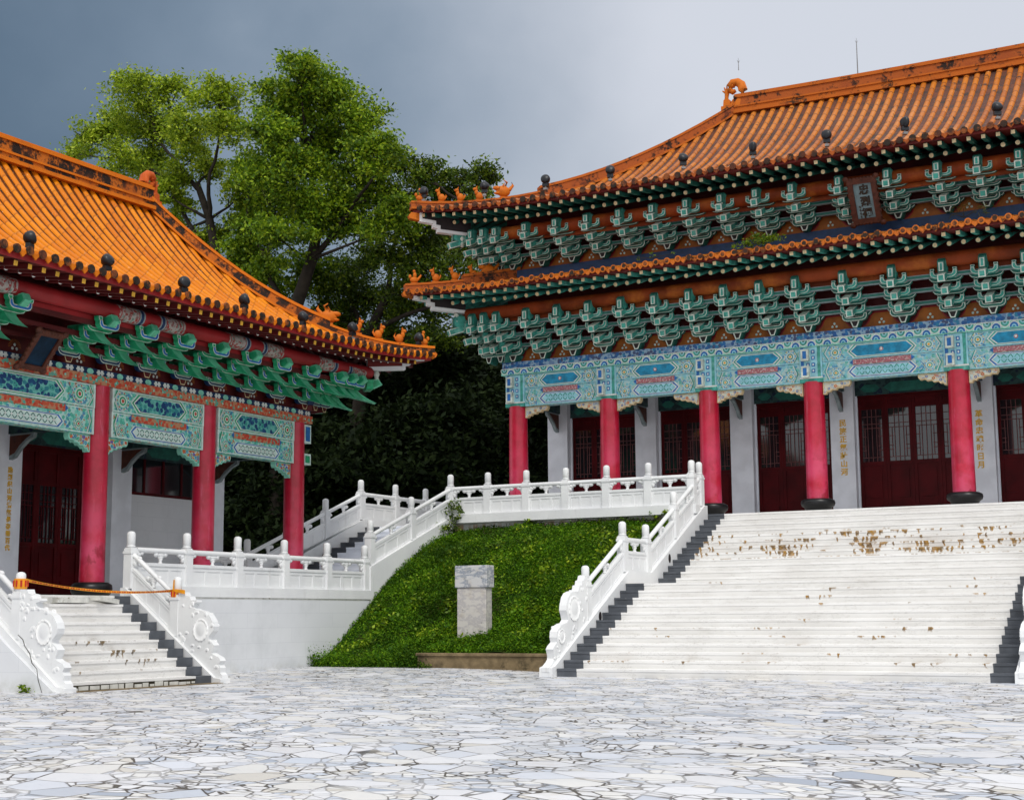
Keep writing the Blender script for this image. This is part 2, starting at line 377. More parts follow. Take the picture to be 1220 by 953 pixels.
# ------------------------------------------------------------------ mesh builder
def inset_poly(p, d):
    n = len(p)
    area = sum(p[i][0] * p[(i + 1) % n][1] - p[(i + 1) % n][0] * p[i][1] for i in range(n))
    sg = 1 if area > 0 else -1
    out = []
    for i in range(n):
        a, b, c = p[i - 1], p[i], p[(i + 1) % n]
        e1 = (b[0] - a[0], b[1] - a[1]); e2 = (c[0] - b[0], c[1] - b[1])
        l1 = math.hypot(*e1) or 1; l2 = math.hypot(*e2) or 1
        n1 = (-e1[1] / l1 * sg, e1[0] / l1 * sg); n2 = (-e2[1] / l2 * sg, e2[0] / l2 * sg)
        m = (n1[0] + n2[0], n1[1] + n2[1]); q = max(0.35, (m[0] * m[0] + m[1] * m[1]) / 2)
        out.append((b[0] + m[0] * d / q, b[1] + m[1] * d / q))
    return out

class MB:
    def __init__(self):
        self.v = []; self.f = []; self.mi = []; self.sm = []; self.uv = {}
        self.mats = []; self.M = Matrix.Identity(4)
    def mat(self, name):
        if name not in self.mats: self.mats.append(name)
        return self.mats.index(name)
    def add(self, vs, fs, mat, smooth=False, uvs=None):
        o = len(self.v); M = self.M
        self.v += [tuple(M @ Vector(p)) for p in vs]
        k = self.mat(mat)
        for i, f in enumerate(fs):
            if uvs is not None: self.uv[len(self.f)] = [uvs[j] for j in f]
            self.f.append(tuple(o + j for j in f)); self.mi.append(k); self.sm.append(smooth)
    def box(self, x0, x1, y0, y1, z0, z1, mat):
        vs = [(x, y, z) for z in (z0, z1) for y in (y0, y1) for x in (x0, x1)]
        self.add(vs, [(0, 2, 3, 1), (4, 5, 7, 6), (0, 1, 5, 4), (2, 6, 7, 3), (0, 4, 6, 2), (1, 3, 7, 5)], mat)
    def _map(self, axis, a, b, c):
        return (a, c, b) if axis == 'y' else ((c, a, b) if axis == 'x' else (a, b, c))
    def prism(self, poly, axis, lo, hi, mat, caps=True, smooth=False):
        """poly in (x,z) for axis y, (y,z) for axis x, (x,y) for axis z"""
        n = len(poly)
        vs = [self._map(axis, a, b, lo) for a, b in poly] + [self._map(axis, a, b, hi) for a, b in poly]
        fs = [(i, (i + 1) % n, n + (i + 1) % n, n + i) for i in range(n)]
        self.add(vs, fs, mat, smooth)
        if caps:
            self.add(vs, [tuple(range(n - 1, -1, -1)), tuple(range(n, 2 * n))], mat)
    def flat(self, poly, axis, at, mat):
        self.add([self._map(axis, a, b, at) for a, b in poly], [tuple(range(len(poly)))], mat)
    def outlined(self, poly, axis, lo, hi, edge, face, ins, sides='lo', side=None):
        """solid with a painted border round its shown faces"""
        self.prism(poly, axis, lo, hi, side or edge)
        q = inset_poly(poly, ins); b = inset_poly(poly, 0.004)
        for k, at, sg in (('lo', lo, -1), ('hi', hi, 1)):
            if sides in (k, 'both'):
                if side: self.flat(b, axis, at + sg * 0.003, edge)
                self.flat(q, axis, at + sg * 0.006, face)
    def disc(self, cx, cz, r, axis, at, mat, n=14, rz=None):
        rz = rz or r
        self.flat([(cx + r * cos(2 * pi * i / n), cz + rz * sin(2 * pi * i / n)) for i in range(n)], axis, at, mat)
    def tube(self, pts, radii, mat, n=8, caps=True, flatten=None, smooth=True):
        pts = [Vector(p) for p in pts]; vs = []; m = len(pts)
        up = Vector((0, 0, 1))
        for i, p in enumerate(pts):
            d = (pts[min(i + 1, m - 1)] - pts[max(i - 1, 0)]).normalized()
            a = d.cross(up)
            if a.length < 1e-3: a = d.cross(Vector((0, 1, 0)))
            a.normalize(); b = a.cross(d).normalized()
            r = radii[i] if isinstance(radii, (list, tuple)) else radii
            for k in range(n):
                t = 2 * pi * (k + 0.5) / n
                q = p + a * (r * cos(t)) + b * (r * sin(t))
                vs.append(tuple(q))
        fs = [(i * n + k, i * n + (k + 1) % n, (i + 1) * n + (k + 1) % n, (i + 1) * n + k) for i in range(m - 1) for k in range(n)]
        self.add(vs, fs, mat, smooth)
        if caps: self.add(vs, [tuple(range(n - 1, -1, -1)), tuple(range((m - 1) * n, m * n))], mat)
    def lathe(self, prof, mat, n=16, cx=0, cy=0, smooth=True):
        vs = []; m = len(prof)
        for r, z in prof:
            for k in range(n):
                t = 2 * pi * k / n; vs.append((cx + r * cos(t), cy + r * sin(t), z))
        fs = [(i * n + k, i * n + (k + 1) % n, (i + 1) * n + (k + 1) % n, (i + 1) * n + k) for i in range(m - 1) for k in range(n)]
        self.add(vs, fs, mat, smooth)
        self.add(vs, [tuple(range(n - 1, -1, -1)), tuple(range((m - 1) * n, m * n))], mat)
    def ball(self, c, r, mat, nu=10, nv=7):
        rx, ry, rz = r if isinstance(r, (tuple, list)) else (r, r, r)
        vs = []
        for j in range(nv + 1):
            t = pi * j / nv
            for i in range(nu):
                p = 2 * pi * i / nu
                vs.append((c[0] + rx * sin(t) * cos(p), c[1] + ry * sin(t) * sin(p), c[2] + rz * cos(t)))
        fs = [(j * nu + i, (j + 1) * nu + i, (j + 1) * nu + (i + 1) % nu, j * nu + (i + 1) % nu) for j in range(nv) for i in range(nu)]
        self.add(vs, fs, mat, True)
    def mesh(self, name):
        me = bpy.data.meshes.new(name)
        me.from_pydata(self.v, [], self.f)
        for k in self.mats: me.materials.append(MATS[k])
        me.polygons.foreach_set('material_index', self.mi)
        me.polygons.foreach_set('use_smooth', self.sm)
        if self.uv:
            l = me.uv_layers.new(name='UVMap')
            for fi, uvs in self.uv.items():
                for li, q in zip(me.polygons[fi].loop_indices, uvs): l.data[li].uv = q
        me.validate(); me.update()
        return me

def link(o, parent=None):
    COL.objects.link(o)
    if parent is not None: o.parent = parent
    return o
def obj(name, mb, parent=None, loc=(0, 0, 0), rz=0.0, label=None, kind=None, bevel=0):
    me = mb.mesh(name) if isinstance(mb, MB) else mb
    o = link(bpy.data.objects.new(name, me), parent)
    o.location = loc; o.rotation_euler = (0, 0, rz)
    if label: o['label'] = label
    if kind: o['kind'] = kind
    if bevel:
        b = o.modifiers.new('bevel', 'BEVEL'); b.width = bevel; b.segments = 2; b.limit_method = 'ANGLE'; b.angle_limit = radians(40)
    return o
def thing(name, label, cat, loc=(0, 0, 0), rz=0.0, group=None):
    o = link(bpy.data.objects.new(name, None)); o.empty_display_size = 0.3
    o.location = loc; o.rotation_euler = (0, 0, rz)
    return tag(o, label, cat, group)
def tag(o, label, cat, group=None):
    o['label'] = label; o['category'] = cat
    if group: o['group'] = group
    return o
def again(o, parent, loc=None, rz=None):
    """one more copy of a part, with copies of its sub-parts; shares mesh data"""
    c = o.copy(); COL.objects.link(c); c.parent = parent
    if loc is not None: c.location = loc
    if rz is not None: c.rotation_euler = (0, 0, rz)
    for ch in list(o.children):
        d = ch.copy(); COL.objects.link(d); d.parent = c
    return c

def glyphs(chars, size, mat, depth=0.006, gap=1.12, bold=0.0):
    """a column of characters as a mesh in the x-z plane, facing -y"""
    cu = bpy.data.curves.new('glyphs', 'FONT'); cu.body = '\n'.join(chars); cu.size = size; cu.align_x = 'CENTER'
    cu.space_line = gap; cu.extrude = depth / 2; cu.offset = bold; cu.resolution_u = 3
    t = bpy.data.objects.new('glyphs', cu); COL.objects.link(t)
    dg = bpy.context.evaluated_depsgraph_get()
    me = bpy.data.meshes.new_from_object(t.evaluated_get(dg))
    bpy.data.objects.remove(t); bpy.data.curves.remove(cu)
    me.transform(Matrix.Rotation(pi / 2, 4, 'X'))
    me.materials.clear(); me.materials.append(MATS[mat])
    for p in me.polygons: p.material_index = 0
    return me

# ------------------------------------------------------------------ leaves and trees
def leaf_mesh(name, centres, sizes, mat, aspect=0.5, flat=0.5):
    n = len(centres)
    d = RNG.normal(size=(n, 3)); d[:, 2] = d[:, 2] * (1 - flat * 0.6)
    d /= np.linalg.norm(d, axis=1)[:, None]
    up = RNG.normal(size=(n, 3)) * 0.7 + np.array([0, 0, 1.0])
    w = np.cross(d, up); w /= np.linalg.norm(w, axis=1)[:, None] + 1e-9
    s = sizes[:, None]
    c = centres
    V = np.empty((n, 4, 3))
    V[:, 0] = c - d * s * 0.5; V[:, 1] = c + w * s * aspect * 0.5 + d * s * 0.05
    V[:, 2] = c + d * s * 0.5; V[:, 3] = c - w * s * aspect * 0.5 + d * s * 0.05
    me = bpy.data.meshes.new(name)
    me.vertices.add(4 * n); me.loops.add(4 * n); me.polygons.add(n)
    me.vertices.foreach_set('co', V.reshape(-1))
    me.loops.foreach_set('vertex_index', np.arange(4 * n, dtype=np.int32))
    me.polygons.foreach_set('loop_start', np.arange(0, 4 * n, 4, dtype=np.int32))
    me.polygons.foreach_set('loop_total', np.full(n, 4, dtype=np.int32))
    me.materials.append(MATS[mat]); me.update(calc_edges=True)
    return me
def cluster(blobs, per_m2, spread=0.33, clumps=9):
    """leaf positions: every blob of the crown is made of several small clumps on its outer part"""
    out = []
    for x, y, z, r in blobs:
        k = max(4, int(clumps * (0.7 + 0.6 * r)))
        n = int(per_m2 * r * r)
        dirs = RNG.normal(size=(k, 3)); dirs /= np.linalg.norm(dirs, axis=1)[:, None]
        cc = dirs * (r * RNG.uniform(0.35, 1.0, size=(k, 1))) * np.array([1, 1, 0.85])
        which = RNG.integers(0, k, n)
        p = cc[which] + RNG.normal(size=(n, 3)) * np.array([1, 1, 0.55]) * (r * spread * RNG.uniform(0.5, 1.1, size=(k, 1)))[which]
        out.append(p + np.array([x, y, z]))
    return np.concatenate(out)
def limb(mb, a, b, r0, r1, wob=0.25, n=7, sag=0.0):
    a, b = Vector(a), Vector(b); L = (b - a).length
    pts = []; off = Vector((0, 0, 0))
    for i in range(n):
        t = i / (n - 1)
        if 0 < i < n - 1: off += Vector((random.gauss(0, wob), random.gauss(0, wob), random.gauss(0, wob * 0.4))) * L * 0.09
        p = a.lerp(b, t) + off * (1 - abs(2 * t - 1)) + Vector((0, 0, sag * L * sin(pi * t)))
        pts.append(p)
    mb.tube(pts, [r0 + (r1 - r0) * i / (n - 1) for i in range(n)], 'bark', 7)
    return pts
def tree(name, label, base, trunk, joints, blobs, leaf, per_m2, size, group=None, clumps=9, spread=0.33, r0=0.3):
    """base: foot; trunk: points above it; joints: where limbs leave from"""
    t = thing(name, label, 'tree', base, 0, group)
    B = Vector(base)
    mb = MB()
    pts = [Vector((0, 0, -0.3))] + [Vector(p) - B for p in trunk]
    mb.tube(pts, [r0 * (1 - 0.55 * i / (len(pts) - 1)) for i in range(len(pts))], 'bark', 9)
    for (p, q, ra, rb) in joints:
        limb(mb, Vector(p) - B, Vector(q) - B, ra, rb, 0.3, 8)
    ends = pts[1:] + [Vector(q) - B for (p, q, ra, rb) in joints]
    for (x, y, z, r) in blobs:
        c = Vector((x, y, z)) - B
        lower = [e for e in ends if e.z < c.z + 0.4] or ends
        e = min(lower, key=lambda k: (k - c).length)
        l = limb(mb, e, c, 0.075, 0.02, 0.3, 6, -0.03)
        for _ in range(3):
            d = Vector((random.gauss(0, 1), random.gauss(0, 1), random.gauss(0.3, 0.7))).normalized() * r * 0.85
            limb(mb, l[random.choice((3, 4, 5))], c + d, 0.028, 0.008, 0.3, 4)
    obj('trunk', mb, t)
    P = cluster(blobs, per_m2, spread, clumps) - np.array(base)
    S = RNG.uniform(0.6, 1.3, len(P)) * size
    obj('crown', leaf_mesh('crown', P, S, leaf), t)
    return t

# ------------------------------------------------------------------ the two halls
def boat(w, h, t):
    """side view of a bracket arm: flat bottom, ends turned up"""
    a = w / 2
    return [(-a * .62, 0), (a * .62, 0), (a * .86, h * .14), (a, h * .45), (a, h), (a - t, h), (a - t * 1.15, h * .62), (a * .58, h * .48),
            (-a * .58, h * .48), (-a + t * 1.15, h * .62), (-a + t, h), (-a, h), (-a, h * .45), (-a * .86, h * .14)]

def cup(mb, x, y, z, s, edge, face):
    """small bearing block on an arm end"""
    poly = [(x - s * .32, z), (x + s * .32, z), (x + s * .5, z + s * .35), (x + s * .5, z + s * .75), (x - s * .5, z + s * .75), (x - s * .5, z + s * .35)]
    mb.outlined(poly, 'y', y - s * .5, y + s * .5, edge, face, s * .16, 'lo', face)

def bracket_main_mesh(pot=True, k=1.0):
    mb = MB()
    if pot:
        mb.outlined([(-.05, .0), (.05, .0), (.115, .19), (-.115, .19)], 'y', -.30, .12, 'trim_pale', 'hip_dark', .03, 'lo', 'teal_dark')
        mb.M = Matrix.Translation((0, 0, .17 * k))
        mb.outlined(boat(.56, .19, .075), 'y', -.32, -.2, 'trim_pale', 'teal_dark', .022, 'lo', 'teal_dark')
    for i in range(3):
        y = -.40 - .36 * i; z = (.34 + .25 * i) * k
        mb.M = Matrix.Translation((0, y, z))
        mb.outlined(boat(.56, .19 * k, .08), 'y', -.06, .06, 'trim_pale', 'teal', .020, 'lo', 'teal')
        for s in (-1, 1): cup(mb, s * .235, 0, .18 * k, .09, 'trim_pale', 'teal_dark')
        mb.M = Matrix.Translation((0, y + .24, z - .04))
        mb.outlined(boat(.70, .19 * k, .07), 'y', -.05, .05, 'trim_pale', 'teal_dark', .018, 'lo', 'teal_dark')
        for s in (-1, 1): cup(mb, s * .31, 0, .18 * k, .09, 'trim_gray', 'hip_dark')
    mb.M = Matrix.Identity(4)
    # tall head block under the purlin
    head = [(-1.0, .92 * k), (-1.34, .92 * k), (-1.40, 1.0 * k), (-1.40, 1.22 * k), (-1.30, 1.30 * k), (-1.0, 1.30 * k)]
    mb.outlined(head, 'x', -.075, .075, 'teal_dark', 'teal', .03, 'both')
    mb.flat([(-.05, .96 * k), (.05, .96 * k), (.05, 1.18 * k), (-.05, 1.18 * k)], 'y', -1.404, 'trim_pale')
    mb.flat([(-.025, .98 * k), (.025, .98 * k), (.025, 1.16 * k), (-.025, 1.16 * k)], 'y', -1.408, 'teal')
    return mb
def beak_main(i, k=1.0):
    """slanting arm with a cut end, teal with pale edges"""
    y0 = -.06 - .34 * i; z = (.36 + .25 * i) * k
    poly = [(y0 + .2, z + .08), (y0 + .2, z + .24), (y0 - .34, z + .19), (y0 - .76, z + .0), (y0 - .72, z - .17), (y0 - .34, z + .01)]
    mb = MB()
    mb.outlined(poly, 'x', -.075, .075, 'trim_pale', 'teal', .022, 'both')
    a, b = poly[4], poly[5]; c = poly[3]
    e = .006
    mb.add([(-.052, a[0] + .03, a[1] + .012 - e), (.052, a[0] + .03, a[1] + .012 - e), (.052, b[0], b[1] - e), (-.052, b[0], b[1] - e)], [(0, 1, 2, 3)], 'teal')
    nx, nz = (c[0] - a[0]), (c[1] - a[1])
    mb.add([(-.05, a[0] + nx * .15 - .005, a[1] + nz * .15), (.05, a[0] + nx * .15 - .005, a[1] + nz * .15), (.05, a[0] + nx * .85 - .005, a[1] + nz * .85), (-.05, a[0] + nx * .85 - .005, a[1] + nz * .85)], [(0, 1, 2, 3)], 'teal')
    return mb

def bracket_side_mesh():
    """bracket set of the side hall: blue and white arms, big green fins are sub-parts"""
    mb = MB()
    mb.outlined([(-.07, 0), (.07, 0), (.115, .10), (.115, .15), (-.115, .15), (-.115, .10)], 'y', -.30, .12, 'cream', 'dark_red', .022, 'lo', 'dark_red')
    mb.M = Matrix.Translation((0, -.26, .12)); mb.outlined(boat(.62, .17, .07), 'y', -.06, .06, 'trim_pale', 'navy', .022, 'lo', 'navy')
    for i in range(3):
        y = -.50 - .42 * i; z = .22 + .17 * i
        mb.M = Matrix.Translation((0, y, z))
        mb.outlined(boat(.60 - .02 * i, .18, .085), 'y', -.06, .06, 'trim_pale', 'blue', .022, 'lo', 'jade')
        for s in (-1, 1): cup(mb, s * .255, 0, .16, .12, 'trim_pale', 'jade')
        mb.M = Matrix.Translation((0, y + .24, z - .02)); mb.outlined(boat(.72, .17, .08), 'y', -.05, .05, 'trim_pale', 'jade', .018, 'lo', 'jade')
        for s in (-1, 1): cup(mb, s * .31, 0, .16, .09, 'trim_gray', 'hip_dark')
    mb.M = Matrix.Identity(4)
    nose = [(-1.1, .62), (-1.46, .62), (-1.60, .72), (-1.52, .86), (-1.1, .80)]
    mb.outlined(nose, 'x', -.085, .085, 'jade_light', 'jade', .03, 'both')
    return mb
def fin_side(i):
    y = -.22 - .44 * i; z = .34 + .20 * i
    poly = [(y + .3, z - .04), (y + .3, z + .20), (y - .40, z + .19)]
    for t in range(1, 8):        # concave outer edge down to the tip
        u = t / 7
        poly.append((y - .40 - .42 * u ** 1.5, z + .19 - .50 * u ** 0.75))
    poly += [(y - .60, z - .24), (y - .30, z - .15)]
    mb = MB()
    mb.outlined(poly, 'x', -.125, .125, 'jade_light', 'jade', .018, 'both')
    return mb

def rosette(mb, cx, cz, r, at, cols):
    for k, (f, c) in enumerate(cols):
        mb.disc(cx, cz, r * f, 'y', at - 0.003 * (k + 1), c, 16)
    n = 14
    for i in range(n):
        a = 2 * pi * i / n
        mb.disc(cx + r * .86 * cos(a), cz + r * .86 * sin(a), r * .10, 'y', at - 0.003 * (len(cols) + 1), cols[-1][1] if i % 2 else 'blue', 6)
def hexa(cx, hw, z0, z1, tip):
    zc = (z0 + z1) / 2
    return [(cx - hw, zc), (cx - hw + tip, z0), (cx + hw - tip, z0), (cx + hw, zc), (cx + hw - tip, z1), (cx - hw + tip, z1)]
def chevron(mb, x, z0, z1, tip, w, at, mat, d):
    zc = (z0 + z1) / 2
    mb.flat([(x, z0), (x + d * tip, zc), (x, z1), (x + w, z1), (x + d * tip + w, zc), (x + w, z0)], 'y', at, mat)

def painted_beam(L, z0, z1, t, style, hall):
    """one painted lintel between two columns, centred on x=0, face at y=-t"""
    mb = MB(); H = z1 - z0; a = L / 2; y = -t
    base = 'busy_blue' if hall == 'main' else 'busy_mint'
    mb.box(-a, a, -t, t, z0, z1, base)
    e1 = 'pale_blue' if hall == 'main' else 'mint_white'
    ring = 'teal' if hall == 'main' else 'jade'
    for zz in (z0 + .012, z1 - .034): mb.box(-a + .01, a - .01, y - .012, y - .001, zz, zz + .022, e1)
    hw = L * (.25 if hall == 'main' else .27); zl, zh = z0 + H * .10, z1 - H * .10
    if style == 'lower': zh = z0 + H * .66 if hall == 'main' else z0 + H * .56
    tip = (zh - zl) * .48
    mb.flat(hexa(0, hw + .12, zl - H * .02, zh + H * .02, tip), 'y', y - .013, 'white' if hall == 'main' else 'mint_white')
    mb.flat(hexa(0, hw + .085, zl, zh, tip), 'y', y - .016, ring if style == 'upper' else 'blue')
    mb.flat(hexa(0, hw + .04, zl + H * .035, zh - H * .035, tip), 'y', y - .019, 'white')
    if style == 'upper':
        mb.flat(hexa(0, hw + .01, zl + H * .07, zh - H * .07, tip), 'y', y - .022, 'azure' if hall == 'main' else 'busy_navy')
        if hall == 'main':
            mb.disc(0, (zl + zh) / 2, .055, 'y', y - .026, 'pink_band', 8)
            mb.disc(0, (zl + zh) / 2, .03, 'y', y - .029, 'white', 8)
    else:
        mb.flat(hexa(0, hw + .01, zl + H * .06, zh - H * .06, tip), 'y', y - .022, 'pale_blue' if hall == 'main' else 'mint_white')
        # lozenge lattice
        zz0, zz1 = zl + H * .08, zh - H * .08; n = int(hw * 2 / .17); x0 = -hw + tip * .8
        st = (2 * hw - 1.6 * tip) / max(n, 1); wd = .014
        for i in range(n):
            xa = x0 + i * st; xb = xa + st
            for (p, q) in ((zz0, zz1), (zz1, zz0)):
                mb.add([(xa - wd, y - .026, p), (xa + wd, y - .026, p), (xb + wd, y - .026, q), (xb - wd, y - .026, q)], [(0, 1, 2, 3)], ring if hall == 'main' else 'teal_dark')
            mb.disc((xa + xb) / 2, (zz0 + zz1) / 2, .028, 'y', y - .03, 'pale_blue' if hall == 'main' else 'white', 6)
        # red ornamental strip above
        zs0, zs1 = (z0 + H * .72, z1 - H * .02)
        sh = L * (.24 if hall == 'main' else .30); m = 'pink_band' if hall == 'main' else 'busy_red'
        mb.box(-sh, sh, y - .03, y - .001, zs0, zs1, m)
        for s in (-1, 1):
            mb.flat([(s * sh, zs0), (s * (sh + .09), (zs0 + zs1) / 2), (s * sh, zs1)], 'y', y - .028, 'blue')
    zc = (zl + zh) / 2
    for s in (-1, 1):
        rx = s * (hw + .12 + (a - hw - .12) * .46); r = min((zh - zl) * .50, (a - hw - .12) * .42)
        chevron(mb, s * (hw + .16), zl, zh, tip, .018 * s, y - .016, 'blue', s)
        chevron(mb, s * (a - .20), z0 + H * .06, z1 - H * .06, tip * .7, .022 * s, y - .016, 'white', s)
        chevron(mb, s * (a - .165), z0 + H * .06, z1 - H * .06, tip * .7, .02 * s, y - .016, ring, s)
        rosette(mb, rx, zc, r, y - .012, [(1.0, 'white'), (.9, 'mint' if hall != 'main' else 'pale_blue'), (.62, 'white'), (.5, 'teal' if hall == 'main' else 'jade'), (.30, 'white'), (.2, 'vermilion' if hall != 'main' else 'yellow')])
        if hall != 'main':
            mb.box(s * a - (.05 if s > 0 else 0), s * a + (0 if s > 0 else .05), y - .022, t, z0, z1, 'mint_white')
    return mb

def corner_brace(s, hall, L=.72, H=.34):
    """carved scroll brace under a beam end; s=+1 hangs on the right side of a column. Origin at column face under the beam"""
    edge, face = ('cream', 'busy_scroll_pale') if hall == 'main' else ('mint', 'busy_scroll')
    p = [(0, 0), (L, 0), (L, -.07)]
    for i in range(4):
        x = L * (1 - (i + .4) / 4.4); z = -.09 - (H - .10) * ((i + .2) / 4) ** 1.1
        p += [(x + .05, z - .005), (x + .01, z - .055), (x - .05, z - .045)]
    p += [(L * .10, -H - .06), (0, -H - .06)]
    p = [(s * x, z) for x, z in p]
    mb = MB(); mb.outlined(p, 'y', -.07, .07, edge, face, .028)
    for i in range(3):
        x = s * L * (.22 + .24 * i); z = -.07 - .10 * (2 - i) * .55
        mb.disc(x, z, .055, 'y', -.077, edge, 9); mb.disc(x, z, .036, 'y', -.080, 'vermilion' if i % 2 else 'blue', 8); mb.disc(x, z, .016, 'y', -.083, edge, 6)
    return mb

def column_parts(h, r, hall):
    sh = MB(); sh.lathe([(r * 1.02, .3), (r, 1.0), (r * .985, h * .6), (r * .95, h)], 'worn_crimson', 28)
    bs = MB()
    if hall == 'main':
        bs.lathe([(r * 1.22, 0), (r * 1.22, .08), (r * 1.3, .12), (r * 1.52, .16), (r * 1.6, .23), (r * 1.55, .30), (r * 1.25, .34), (r * 1.03, .345)], 'black_base', 28)
    else:
        bs.lathe([(r * 1.3, 0), (r * 1.55, .07), (r * 1.66, .16), (r * 1.6, .25), (r * 1.3, .30), (r * 1.03, .305)], 'black_base', 28)
    return sh, bs

def beast_mesh(kind, mat):
    mb = MB()
    mb.box(-.10, .10, -.07, .07, -.04, .03, mat)
    if kind == 0:        # seated, head up
        mb.ball((0.02, 0, .14), (.11, .065, .12), mat, 8, 6); mb.ball((-.07, 0, .25), (.055, .05, .09), mat, 8, 6); mb.ball((-.10, 0, .34), (.075, .05, .05), mat, 8, 6)
        mb.tube([(.10, 0, .10), (.16, 0, .20), (.12, 0, .30)], [.03, .025, .01], mat, 6)
        for s in (-1, 1): mb.tube([(-.07, s * .03, .37), (-.05, s * .05, .44)], [.018, .004], mat, 5)
    elif kind == 1:      # hen with a rider
        mb.ball((0, 0, .12), (.13, .06, .09), mat, 8, 6); mb.ball((-.12, 0, .21), (.045, .04, .06), mat, 8, 6)
        mb.ball((.02, 0, .26), (.055, .05, .09), mat, 8, 6); mb.ball((.0, 0, .37), .045, mat, 8, 6)
        mb.tube([(.10, 0, .13), (.20, 0, .26), (.17, 0, .33)], [.04, .03, .01], mat, 6)
    else:                # larger dragon head with open jaw
        mb.ball((0, 0, .20), (.22, .10, .17), mat, 10, 7); mb.ball((-.18, 0, .28), (.14, .08, .07), mat, 8, 6); mb.ball((-.16, 0, .13), (.12, .07, .045), mat, 8, 6)
        mb.tube([(.05, 0, .32), (.12, 0, .48), (.02, 0, .55)], [.05, .035, .01], mat, 6)
        mb.tube([(.18, 0, .25), (.30, 0, .40), (.26, 0, .50)], [.06, .04, .01], mat, 6)
        for s in (-1, 1): mb.tube([(-.02, s * .06, .34), (.04, s * .10, .45)], [.025, .006], mat, 5)
    return mb

def finial_mesh(mat):
    """ridge-end ornament: curled tail over a mouth block, a flame tuft on the outer side. Faces -x outward"""
    mb = MB()
    mb.box(-.42, .42, -.13, .13, 0, .16, mat)
    mb.prism([(-.36, .16), (-.12, .16), (-.14, .34), (-.22, .42), (-.34, .36)], 'y', -.10, .10, mat)
    pts = [(.10, .05), (.16, .22), (.24, .42), (.27, .62), (.22, .80), (.10, .90), (-.05, .90), (-.15, .80), (-.15, .67), (-.06, .60), (.03, .64)]
    mb.tube([(x, 0, z) for x, z in pts], [.20, .19, .16, .15, .14, .13, .13, .12, .10, .085, .06], mat, 10)
    mb.tube([(-.08, 0, .1), (.02, 0, .3), (.12, 0, .46)], [.14, .11, .05], mat, 8)
    mb.tube([(-.28, 0, .30), (-.27, 0, .46), (-.25, 0, .60)], [.075, .06, .075], mat, 8)
    for x, z in ((-.40, .70), (-.34, .80), (-.25, .84), (-.17, .79), (-.12, .70)):
        mb.tube([(-.25, 0, .58), (x, 0, z)], [.05, .018], mat, 6)
    for i in range(6):
        a = .5 + i * .42; mb.ball((.10 + .25 * cos(a), 0, .52 + .33 * sin(a)), (.05, .12, .05), mat, 6, 5)
    return mb

